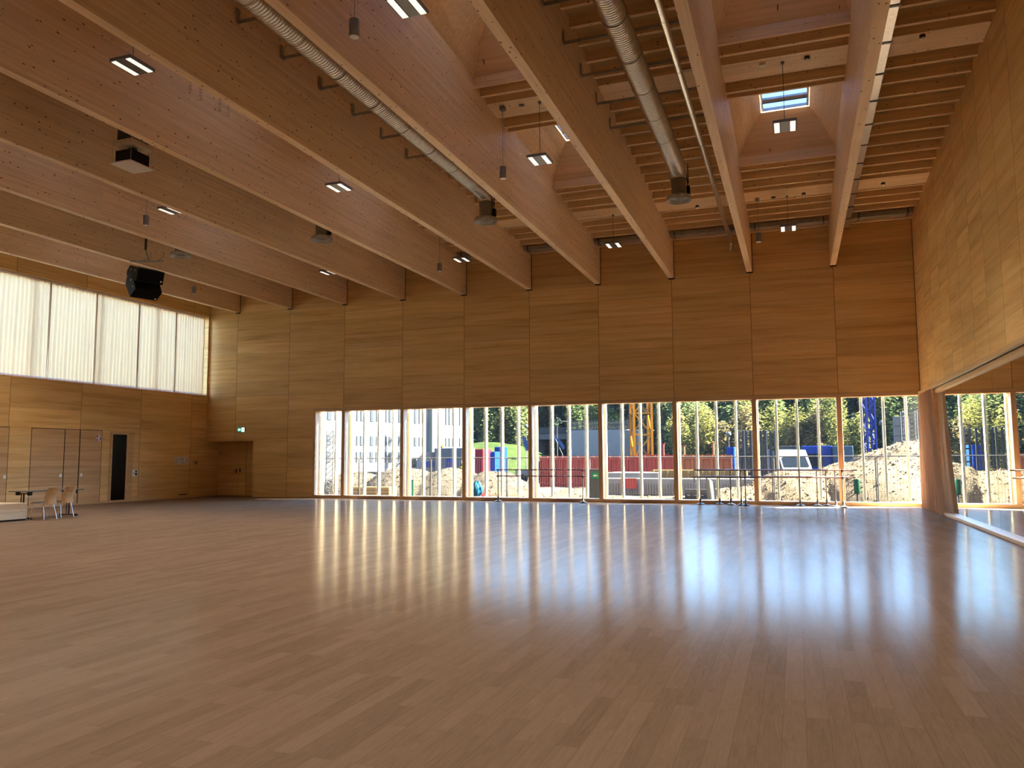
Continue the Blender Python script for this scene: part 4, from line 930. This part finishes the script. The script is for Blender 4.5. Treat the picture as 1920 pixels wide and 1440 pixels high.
def crown(rad, hgt, n, leaf, seed, low=.0):
    rr = random.Random(seed); b = MB(); blobs = [(rr.gauss(0, .38), rr.gauss(0, .38), rr.uniform(.12, .92), rr.uniform(.28, .48)) for _ in range(16)]
    for _ in range(n):
        bx_, by_, bz_, br = rr.choice(blobs)
        while True:
            p = Vector((rr.uniform(-1, 1), rr.uniform(-1, 1), rr.uniform(-1, 1)))
            if .35 < p.length < 1: break
        p *= br; c = Vector(((bx_+p.x)*rad, (by_+p.y)*rad, low+(bz_+p.z*.7)*hgt))
        if c.z < low*.6+.1: c.z = low*.6+.1+rr.random()*.3
        s = leaf*rr.uniform(.6, 1.3); M3 = Matrix.Rotation(rr.uniform(0, 6.3), 3, 'Z') @ Matrix.Rotation(rr.uniform(-1.1, 1.1), 3, 'X')
        b.add([c+M3 @ Vector(q) for q in ((-s, -.15*s, 0), (0, -.6*s, .1*s), (s, .1*s, 0), (.1*s, .6*s, -.1*s))], [(0, 1, 2, 3)])
    return b
def make_tree(name, rad, hgt, n, leaf, m, seed, trunk, label, loc, group):
    t = thing(name, label, 'tree', loc, 0, group); crown(rad, hgt, n, leaf, seed, trunk*.55).build('crown', M[m], t, fix=False)
    k = MB(); k.tube([(0, 0, -.5), (.1, 0, trunk*.5), (-.05, .1, trunk), (.1, 0, trunk+hgt*.45)], lambda q: .22*(1-.7*q), 8)
    rr = random.Random(seed)
    for q in range(5):
        a = rr.uniform(0, 6.3); z = trunk*.8+hgt*.08*q; k.tube([(0, 0, z), (rad*.35*math.cos(a), rad*.35*math.sin(a), z+hgt*.16)], .07, 5)
    k.build('trunk', M['bark'], t); return t
TG = 'trees behind the building site'
protos = [make_tree('dense_tree', 4.2, 10, 13000, .23, 'leafd', 11, 2.0, 'dark green tree left of the yellow crane, above the road bridge', (gx(1025, 103), 103, GZ+1), TG),
          make_tree('leafy_tree', 4.0, 9, 12000, .21, 'leafg', 12, 1.5, 'fresh green tree above the railing of the concrete block', (gx(1100, 101), 101, GZ+1), TG),
          make_tree('golden_bush', 2.6, 5.6, 8000, .15, 'leafy', 13, .8, 'golden green bush in front of the wood, behind the right hand barres', (gx(1478, 84), 84, GZ), TG),
          make_tree('autumn_bush', 2.3, 5.0, 7500, .14, 'leafo', 14, .8, 'orange tinted autumn bush behind the right hand barres', (gx(1520, 82), 82, GZ+.4), TG)]
spots = [(0, 900, 104, 'dark tree behind the grass bank, leftmost of the wood'), (1, 925, 96, 'green tree with a visible trunk on the grass bank'), (1, 952, 97, 'second green tree on the grass bank, right of the visible trunk'), (0, 985, 106, 'blue green tree right of the grass bank'),
         (0, 1060, 108, 'dark tree behind the concrete block'), (0, 1145, 108, 'dark tree left of the yellow crane mast'), (0, 1185, 110, 'dark tree right behind the yellow crane mast'), (0, 1235, 106, 'dark tree just right of the yellow crane mast'), (1, 1262, 104, 'green tree midway between yellow crane and excavator bucket'),
         (1, 1300, 100, 'green tree above the orange formwork'), (1, 1340, 102, 'green tree left of the globe street lamp'), (0, 1375, 106, 'dark tree behind the globe street lamp'), (1, 1415, 98, 'green tree behind the tall grey formwork stack'), (0, 1450, 108, 'dark tree behind the golden bush'),
         (1, 1500, 104, 'green tree above the autumn bush'), (1, 1545, 106, 'green tree above the blue site cabins'), (0, 1585, 108, 'dark tree behind the round green bush'), (0, 1625, 110, 'dark tree behind the blue crane mast'), (1, 1668, 104, 'green tree right of the blue crane mast'), (1, 1705, 102, 'green tree behind the scaffold at the right edge'), (0, 1740, 108, 'dark tree behind the corner drape'),
         (2, 1545, 83, 'golden bush right of the autumn bush'), (2, 1320, 88, 'golden bush left of the globe street lamp'), (2, 965, 100, 'yellow bush at the foot of the trees on the grass bank'), (2, 1430, 90, 'golden bush behind the tall grey formwork stack'), (2, 1598, 78, 'round pale green bush left of the blue crane mast'), (3, 1385, 84, 'small orange bush above the grey formwork stack'), (2, 1290, 92, 'golden bush right of the window post beside the crane')]
for k, (p_, u, Y, lb) in enumerate(spots):
    s = R_.uniform(.88, 1.2); z = GZ+(1.6 if Y > 95 and u < 970 else .6 if Y > 99 else 0)
    dup(protos[p_], (gx(u, Y), Y, z), lb, R_.uniform(0, 6.3), None, (s, s, s*R_.uniform(.95, 1.15)))
for u, Y in ((1795, 108), (1850, 108), (1900, 108), (850, 112), (1960, 108), (2030, 108)):
    dup(protos[0], (gx(u, Y), Y, GZ+.5), 'dark tree of the wood beyond the edge of the glazing', R_.uniform(0, 6.3), None, (1.2, 1.2, 1.2))
# ------------------------------------------------------------------ vehicles, cabins
M['vanwhite'] = plain('van_white', X(.99, .99, .99), .3, var=.03); M['bluebox'] = plain('container_blue', X(.03, .20, 1.2), .5); M['greybox'] = plain('container_grey_blue', X(.50, .58, .68), .5, var=.06); M['redbox'] = plain('container_red', X(1.5, .09, .15), .5)
M['tyre'] = plain('tyre', X(.02, .02, .02), .8); M['cabglass'] = plain('vehicle_glass', X(.06, .08, .10), .1, 0, .6)
def van(label, x, y, rz, blue=False, pick=False):
    t = thing('pickup' if pick else 'delivery_van', label, 'van', (x, y, GZ), rz)
    side = [(-2.6, .45), (2.5, .45), (2.6, .9), (2.35, 1.25), (1.55, 2.0 if not pick else 1.75), (1.0, 2.45 if not pick else 1.8), (-2.5, 2.5), (-2.62, 2.3)] if not pick else [(-2.5, .5), (2.4, .5), (2.5, .95), (1.3, 1.1), (.7, 1.75), (-.6, 1.78), (-.8, 1.05), (-2.5, 1.0)]
    MB().prism(side, -.95, .95, lambda a, b_, d_: Vector((a, d_, b_))).build('body', M['vanwhite'], t)
    g = MB()
    for s in (-1, 1):
        gl = [(1.95, 1.32), (1.45, 1.92), (.75, 1.95), (.75, 1.32)] if not pick else [(1.05, 1.12), (.62, 1.62), (-.5, 1.64), (-.6, 1.12)]
        g.prism(gl, s*.955, s*.965, lambda a, b_, d_: Vector((a, d_, b_)))
    a0, a1 = ((2.30, 1.32), (1.60, 1.98)) if not pick else ((1.22, 1.14), (.76, 1.66))
    g.add([(a0[0]+.02, -.8, a0[1]), (a0[0]+.02, .8, a0[1]), (a1[0]+.04, .75, a1[1]), (a1[0]+.04, -.75, a1[1])], [(0, 1, 2, 3)])
    g.build('windows', M['cabglass'], t)
    if blue:
        b = MB()
        for s in (-1, 1): b.box(-1.9, .4, s*.952 if s > 0 else -.962, .962 if s > 0 else -.952, 1.3, 1.75)
        b.build('blue_stripe', M['bluebox'], t)
    for sx in (-1.6, 1.6):
        for sy in (-1, 1): MB().cyl((sx, sy*.72, .36), (sx, sy*.97, .36), .36, 16).build('wheel', M['tyre'], t)
    return t
van('white delivery van with dark windscreen behind the earth heap', gx(795, 56), 56, math.radians(215), True)
van('white van parked right of the grey formwork stack, before the blue cabins', gx(1476, 58), 58, math.radians(-75))
van('white pickup at the left end of the red formwork', gx(1022, 60), 60, math.radians(-30), False, True)
def cabin(label, u0, u1, v0, Y, m, cat='site cabin', name='site_container', dep=2.4, win=False):
    t = block(name, label, cat, u0, u1, v0, Y, dep, m); x = (gx(u1, Y)-gx(u0, Y))/2; h = gz((u0+u1)/2, v0, Y)-GZ; b = MB(); n = max(4, int(x*2/.25))
    for k in range(n): xx = -x+2*x*(k+.5)/n; b.box(xx-.05, xx+.05, -dep/2-.03, -dep/2+.01, .1, h-.12)
    b.build('ribs', m, t)
    if win: MB().box(-x*.6, x*.4, -dep/2-.05, -dep/2, h*.45, h*.8).build('window', M['cabglass'], t)
    return t, x, h
t, x, h = cabin('grey blue ribbed container with a blue sign, right of the white van', 814, 868, 840, 55, M['greybox'])
MB().bbox(-.1*x, .55*x, -1.29, -1.24, h*.36, h*.72, .01).build('sign_board', M['bluebox'], t)
MB().grid(12, 1, lambda u, v: Vector((-.02*x+.5*x*u, -1.295, h*(.50+.06*math.sin(u*6.3)+.06*v)))).build('sign_swoosh', M['pink'] if 'pink' in M else M['redbox'], t)
cabin('red container below the grass bank', 887, 906, 842, 74, M['redbox'])
cabin('blue container left of the globe street lamp', 1362, 1376, 838, 66, M['bluebox'])
cabin('long blue site cabin with a window behind the lower rubble heap', 1503, 1560, 836, 62, M['bluebox'], win=True)
cabin('pale blue site cabin behind the tall rubble heap', 1562, 1600, 836, 61, M['palebl'] if 'palebl' in M else M['bluebox'])
cabin('small blue box stack beside the grass bank', 919, 928, 847, 52, M['bluebox'], 'box stack', 'crate_stack', 1.0)
cabin('flat blue skip below the trees, above the blue box stack', 927, 940, 838, 68, M['bluebox'], 'skip', 'skip', 1.6)
block('dark_roof_shed', 'grey shed roof left of the blue site cabins', 'shed', 1462, 1500, 836, 66, 3, M['galvdark'])
# ------------------------------------------------------------------ tall grey formwork stack
t0 = None
gl = ['leftmost, half behind the window post', 'second from the left', 'third from the left', 'fourth from the left', 'rightmost of the grey stack']
for k, (u, v0) in enumerate(((1390, 807), (1404, 807), (1417, 807), (1432, 806), (1450, 806))):
    Y = 47+.35*k; h = gz(u, v0, Y)-GZ; lb = 'tall upright grey formwork element, '+gl[k]
    if t0 is None:
        t0 = thing('formwork_element', lb, 'formwork', (gx(u, Y), Y, GZ), math.radians(12), 'tall grey formwork elements'); b = MB()
        for s in (-1, 1): b.bbox(s*.13-.06, s*.13+.06, -.16, .16, 0, h, .015)
        b.build('uprights', M['galvdark'], t0); b = MB()
        for q in range(5): b.box(-.13, .13, .02, .10, h*(.08+.2*q)-.04, h*(.08+.2*q)+.04)
        b.build('crosspieces', M['galvdull'], t0)
    else: dup(t0, (gx(u, Y), Y, GZ), lb)
# ------------------------------------------------------------------ flags, lamps, signs and small site things
M['flagblue'] = plain('flag_blue', X(.16, .40, .98), .7); M['pole'] = M['white']
def flag(label, u, v0, v1, Y, lean, m):
    h = gz(u, v0, Y)-GZ; t = thing('feather_flag', label, 'flag', (gx(u, Y), Y, GZ)); MB().tube([(0, 0, 0), (-lean*.2, 0, h*.6), (-lean, 0, h)], .03, 6).build('pole', M['white'], t); zb = gz(u, v1, Y)-GZ
    MB().grid(6, 12, lambda a, b: Vector((-lean*(1-.8*(1-b))+a*.40*math.sin(PI*min(1, .12+b*.8))**.6, .03*math.sin(6*b), zb+(h-zb)*b))).build('banner', m, t)
flag('blue feather flag leaning before the grey concrete block', 1058, 820, 842, 70, .9, M['flagblue']); flag('blue feather flag at the right edge of the grass bank', 988, 818, 845, 72, .5, M['flagblue'])
def street(label, u, v0, Y, globe):
    h = gz(u, v0, Y)-GZ; t = thing('street_lamp', label, 'street lamp', (gx(u, Y), Y, GZ)); MB().cyl((0, 0, 0), (0, 0, h), .06, 8, .04).build('pole', M['galvdull'], t)
    if globe: MB().lathe([(0, h-.05), (.18, h), (.25, h+.16), (.18, h+.33), (0, h+.38)], n=14).build('globe', M['white'], t)
    else:
        MB().bar((0, 0, h), (.9, 0, h+.18), .06).build('arm', M['galvdull'], t); MB().bbox(.5, 1.3, -.15, .15, h+.12, h+.26, .03).build('lamp_head', M['white'], t)
street('street lamp with a white globe in front of the trees, middle right', 1367, 817, 75, True); street('globe street lamp at the right end of the grass bank', 987, 802, 80, True); street('street lamp with a flat head over the road bridge', 1045, 794, 85, False); street('globe street lamp right of the blue crane mast', 1656, 797, 72, True)
# exit sign cabinet just outside the glazing
t = thing('site_cabinet', 'grey panel with a green exit arrow standing outside beside a window post', 'cabinet', (gx(1114, 30), 30, GZ)); zt = gz(1114, 879, 30)-GZ
MB().bbox(-.34, .24, -.08, .08, 0, zt, .01).build('body', M['galvdull'], t); MB().box(-.08, .20, -.088, -.08, zt-.38, zt-.14).build('green_sign', M['signgreen'] if 'signgreen' in M else M['exitgreen'], t)
MB().prism([(.0, 0), (.07, .06), (.07, .02), (.17, .02), (.17, -.02), (.07, -.02), (.07, -.06)], -.091, -.088, lambda a, b_, d_: Vector((a-.03, d_, b_+zt-.26))).build('arrow', M['signwhite'], t)
# excavator bucket with white sheet
t = thing('excavator_bucket', 'big worn excavator bucket lying behind the right hand barres', 'excavator bucket', (gx(1312, 33.5), 33.5, GZ+.1), math.radians(8)); h = .92
b = MB(); pr = [(.50*math.cos(a), .44+.44*math.sin(a)) for a in [math.radians(-200+q*18) for q in range(13)]]; pr2 = [(.455*math.cos(a), .44+.40*math.sin(a)) for a in [math.radians(-200+q*18) for q in range(13)]][::-1]
b.prism(pr+pr2, -.62, .62, lambda a, c, d_: Vector((d_, a, c))); b.prism(pr, -.64, -.60, lambda a, c, d_: Vector((d_, a, c))); b.prism(pr, .60, .64, lambda a, c, d_: Vector((d_, a, c))); b.build('shell', M['galvdull'], t)
b = MB()
for k in range(5): b.bbox(-.58+.27*k, -.46+.27*k, -.60, -.42, .30, .36, .01)
b.build('teeth', M['galvdark'], t); b = MB()
for s in (-.25, .25): b.prism([(-.15, .84), (.2, .84), (.12, 1.08), (-.05, 1.08)], s-.03, s+.03, lambda a, c, d_: Vector((d_, a, c)))
b.build('lugs', M['galvdark'], t)
t = thing('white_sheet', 'white sheet hanging over the right end of the excavator bucket', 'sheet', (gx(1329, 32.7), 32.7, GZ+.1)); MB().grid(8, 12, lambda u, v: Vector((-.17+.34*u+.10*(1-v), -.05*math.sin(5*u)-.12*(1-v), .15+.86*v-.12*abs(u-.5)*2*v))).build('cloth', M['paper'], t)
t = thing('green_roll', 'green plastic pipe roll standing in front of the tall rubble heap', 'pipe', (gx(1604, 32.0), 32.0, GZ)); z0 = gz(1604, 926, 32)-GZ; z1 = gz(1604, 898, 32)-GZ
MB().lathe([(.0, z0), (.105, z0), (.11, z0+.02), (.11, z1-.02), (.105, z1), (.08, z1), (.08, z1-.1), (0, z1-.1)], n=18).build('tube', M['greenpl'] if 'greenpl' in M else M['lawn'], t); MB().cyl((0, 0, 0), (0, 0, z0+.05), .03, 8).build('stake', M['galvdark'], t)
t = thing('block_pallet', 'tall stack of white building blocks on top of the rubble, right of the blue crane', 'block stack', (gx(1692, 46), 46, GZ+2.0)); zt = gz(1686, 781, 46)-GZ-2.0
for q in range(4): MB().bbox(-.34, .34, -.4, .4, zt*q/4+.01, zt*(q+1)/4-.01, .01).build('block_layer', M['paper'], t)
MB().box(-.36, .36, -.42, .42, -2.0, 0).build('pallet_base', M['timber'], t)
t = thing('scaffold_tower', 'pale scaffold tower at the right edge beside the white block stack', 'scaffold', (gx(1707, 44), 44, GZ)); b = MB(); zt = gz(1707, 770, 44)-GZ; hw = (gx(1721, 44)-gx(1694, 44))/2
for s in (-1, 1):
    for y in (-.4, .4): b.cyl((s*hw, y, 0), (s*hw, y, zt), .03, 6)
b.build('standards', M['galv'], t); b = MB()
for k in range(9):
    z = zt*.56+k*zt*.05
    b.box(-hw, hw, -.43, -.37, z, z+.05)
b.build('boards', M['timber2'] if 'timber2' in M else M['galvdull'], t)
# left foreground: lattice mast, pallets, blue bag, green post, timber stack
t = thing('lattice_mast', 'slender white lattice mast standing outside the leftmost window', 'mast', (gx(622, 36), 36, GZ)); zt = gz(622, 808, 36)-GZ; b = MB(); h = .2
cs = [(-h, -h), (h, -h), (0, h)]
for c in cs: b.cyl((*c, 0), (*c, zt), .025, 6)
b.build('chords', M['galvdull'], t); b = MB(); n = 12
for k in range(n):
    for q in range(3):
        a, c = cs[q], cs[(q+1) % 3]; b.bar((*a, zt*k/n), (*c, zt*(k+1)/n), .025); b.bar((*a, zt*k/n), (*c, zt*k/n), .02)
b.build('lacing', M['white'], t)
def pallet(label, u, Y, n, rz=0.0):
    t = thing('pallet_stack', label, 'pallets', (gx(u, Y), Y, GZ), rz, 'pallets along the window wall'); b = MB(); f = MB()
    for k in range(n):
        z = k*.15
        for q in range(5): b.box(-.6, .6, -.4+.175*q-.01, -.4+.175*q+.09, z+.12, z+.145)
        for x in (-.55, 0, .55): f.box(x-.05, x+.05, -.4, .4, z, z+.12)
    b.build('deck_boards', M['timber'], t); f.build('bearers', M['rebar'], t)
for u, lb in ((680, 'pallet stack outside the second window, leftmost'), (722, 'pallet stack outside the second window, right part'), (784, 'pallet stack outside the third window behind the green post'), (812, 'pallet stack in the middle of the third window'), (842, 'pallet stack at the right of the third window')): pallet(lb, u, 31.9, 2)
t = thing('green_post', 'short green post at the left of the third window', 'post', (gx(773.5, 30.6), 30.6, GZ)); MB().cyl((0, 0, 0), (0, 0, gz(773, 900, 30.6)-GZ), .06, 12).build('post', M['greenpl'] if 'greenpl' in M else M['lawn'], t); MB().lathe([(.075, 0), (.05, .06), (0, .09)], (0, 0, gz(773, 900, 30.6)-GZ), 12).build('cap', M['white'], t)
t = thing('blue_bag', 'crumpled bright blue plastic sack heaped by the fence left of the barre', 'bag', (gx(895, 30.3), 30.3, GZ))
def bag(u, v):
    a = 2*PI*u; r = (.20+.035*math.sin(5*a+4*v)+.03*math.sin(9*a+7*v)+.02*math.sin(14*a-9*v))*math.sin(PI*(.06+.90*v))**.6; return Vector((r*math.cos(a), r*math.sin(a), .42+.62*v+.03*math.sin(6*a)))
MB().grid(28, 12, bag).build('sack', M['bagblue'] if 'bagblue' in M else M['bluebox'], t); MB().bbox(-.26, .26, -.24, .24, 0, .45, .05).build('debris_bin', M['galvdull'], t)
b = MB()
for k in range(9): b.bar((.1+.06*k, -.3, .05+.03*(k % 3)), (.32+.03*k, .1, .75-.07*k), .035)
b.build('red_white_tape', M['redbox'], t)
t = thing('site_worker', 'site worker in a yellow hi-vis jacket and helmet, half hidden by a window post', 'person', (gx(866.5, 45), 45, GZ), math.radians(160))
def skin(name, pts, edges, radii, m, parent):
    me = bpy.data.meshes.new(name); me.from_pydata(pts, edges, []); o = bpy.data.objects.new(name, me); C.objects.link(o); o.parent = parent; me.materials.append(m)
    s = o.modifiers.new('skin', 'SKIN'); lay = me.skin_vertices[0].data
    for i, r in enumerate(radii): lay[i].radius = r if isinstance(r, tuple) else (r, r)
    lay[0].use_root = True
    o.modifiers.new('sub', 'SUBSURF').render_levels = 1; return o
pts = [(0, 0, .95), (0, 0, 1.15), (0, 0, 1.38), (0, -.01, 1.50), (0, 0, 1.62), (.10, 0, .88), (.12, .02, .48), (.12, -.03, .08), (.12, .10, .03), (-.10, 0, .88), (-.12, -.02, .48), (-.12, -.03, .08), (-.12, .10, .03), (.20, 0, 1.40), (.27, -.03, 1.12), (.25, .15, .95), (-.20, 0, 1.40), (-.27, -.03, 1.12), (-.26, .10, .88)]
ed = [(0, 1), (1, 2), (2, 3), (3, 4), (0, 5), (5, 6), (6, 7), (7, 8), (0, 9), (9, 10), (10, 11), (11, 12), (2, 13), (13, 14), (14, 15), (2, 16), (16, 17), (17, 18)]
M['skin'] = plain('skin', X(.50, .30, .22), .6); M['hivis'] = plain('hi_vis_yellow', X(.75, .80, .05), .7); M['trouser'] = plain('work_trousers', X(.06, .07, .10), .8)
skin('body', pts, ed, [.15, .13, .16, .055, .09, .09, .065, .045, .045, .09, .065, .045, .045, .07, .05, .04, .07, .05, .04], M['trouser'], t)
j = MB(); j.lathe([(.17, .88), (.19, 1.0), (.18, 1.2), (.20, 1.36), (.15, 1.46), (.07, 1.50)], n=20); j.tube([(.19, 0, 1.40), (.28, -.03, 1.12), (.26, .15, .97)], .068, 10).tube([(-.19, 0, 1.40), (-.28, -.03, 1.12), (-.27, .10, .90)], .068, 10); j.build('jacket', M['hivis'], t)
j = MB(); j.lathe([(0, 1.50), (.07, 1.52), (.09, 1.60), (.095, 1.68), (.07, 1.75), (0, 1.77)], (0, .01, 0), 16); j.tube([(0, .10, 1.62), (0, .125, 1.60)], .016, 6); j.build('head', M['skin'], t)
j = MB(); j.lathe([(.135, 1.685), (.115, 1.69), (.11, 1.74), (.07, 1.80), (0, 1.815)], n=18); j.build('helmet', M['white'], t)
t = thing('timber_stack', 'stack of pale timber boards behind the fence in the second window', 'timber', (gx(700, 34), 34, GZ)); 
for k in range(4): MB().bbox(-1.1, 1.1, -.4, .4, .16*k+.01, .16*k+.15, .01).build('board_layer', M['timber'], t)
t = thing('spoil_skip', 'grey site skip behind the timber boards', 'skip', (gx(712, 40), 40, GZ)); MB().prism([(-1.4, 1.25), (1.4, 1.25), (1.0, 0), (-1.0, 0)], -.7, .7, lambda a, b_, d_: Vector((a, d_, b_))).build('body', M['galvdull'], t)
for k, (u, v0, m_, lb) in enumerate(((1243, 832, 'red', 'short red prop standing on the formwork right of the crane'), (1282, 836, 'rust', 'short orange prop left of the excavator bucket'), (1337, 830, 'rust', 'short orange prop above the excavator bucket'))):
    t = thing('steel_prop', lb, 'prop', (gx(u, 53), 53.2, GZ)); MB().cyl((0, 0, 0), (0, 0, gz(u, v0, 53)-GZ), .07, 8).build('tube', M[m_], t); MB().box(-.12, .12, -.12, .12, gz(u, v0, 53)-GZ, gz(u, v0, 53)-GZ+.03).build('head_plate', M[m_], t)
t = thing('warning_beacon', 'yellow round beacon on top of the grey blue container', 'beacon', (gx(820, 55), 55.6, gz(840, 840, 55))); MB().lathe([(0, 0), (.12, 0), (.2, .12), (.22, .3), (.12, .48), (0, .52)], n=14).build('dome', M['timber'] if 'beacony' not in M else M['beacony'], t)

SKY_ST, SUN_ST, EXPO = 1.08, 105.0, 2.25
# ================================================================== light
sc = bpy.context.scene
wd = bpy.data.worlds.new('sky'); sc.world = wd; wd.use_nodes = True; nt = wd.node_tree
sk = nt.nodes.new('ShaderNodeTexSky'); sk.sky_type = 'NISHITA'; sk.sun_disc = False
SUN_EL, SUN_AZ = math.radians(36), math.radians(20)        # azimuth measured from +X towards +Y
sdir = Vector((math.cos(SUN_EL)*math.cos(SUN_AZ), math.cos(SUN_EL)*math.sin(SUN_AZ), math.sin(SUN_EL)))
sk.sun_elevation = SUN_EL; sk.sun_rotation = PI/2-SUN_AZ; sk.air_density = 1.0; sk.dust_density = 0.1; sk.ozone_density = 2.5
bg = nt.nodes['Background']; tn = nt.nodes.new('ShaderNodeMix'); tn.data_type = 'RGBA'; tn.blend_type = 'MULTIPLY'; tn.inputs[0].default_value = 1; tn.inputs[7].default_value = (.80, .93, 1.12, 1); nt.links.new(sk.outputs[0], tn.inputs[6]); nt.links.new(tn.outputs[2], bg.inputs[0]); bg.inputs[1].default_value = SKY_ST
sun = bpy.data.objects.new('sun', bpy.data.lights.new('sun', 'SUN')); C.objects.link(sun); sun.data.energy = SUN_ST; sun.data.angle = math.radians(.6); sun.data.color = (1, .93, .82)
sun.rotation_mode = 'QUATERNION'; sun.rotation_quaternion = sdir.to_track_quat('Z', 'Y'); sun.location = (40, 60, 40)
vs = sc.view_settings; vs.view_transform = 'Standard'; vs.look = 'None'; vs.exposure = EXPO; vs.gamma = 1; vs.use_curve_mapping = False
cy_ = sc.cycles; cy_.max_bounces = 7; cy_.diffuse_bounces = 5; cy_.glossy_bounces = 4; cy_.transparent_max_bounces = 16; cy_.transmission_bounces = 4
cy_.use_denoising = True; cy_.sample_clamp_indirect = 80; cy_.sample_clamp_direct = 0; cy_.caustics_reflective = True; cy_.caustics_refractive = False
cy_.use_light_tree = True; cy_.blur_glossy = .3
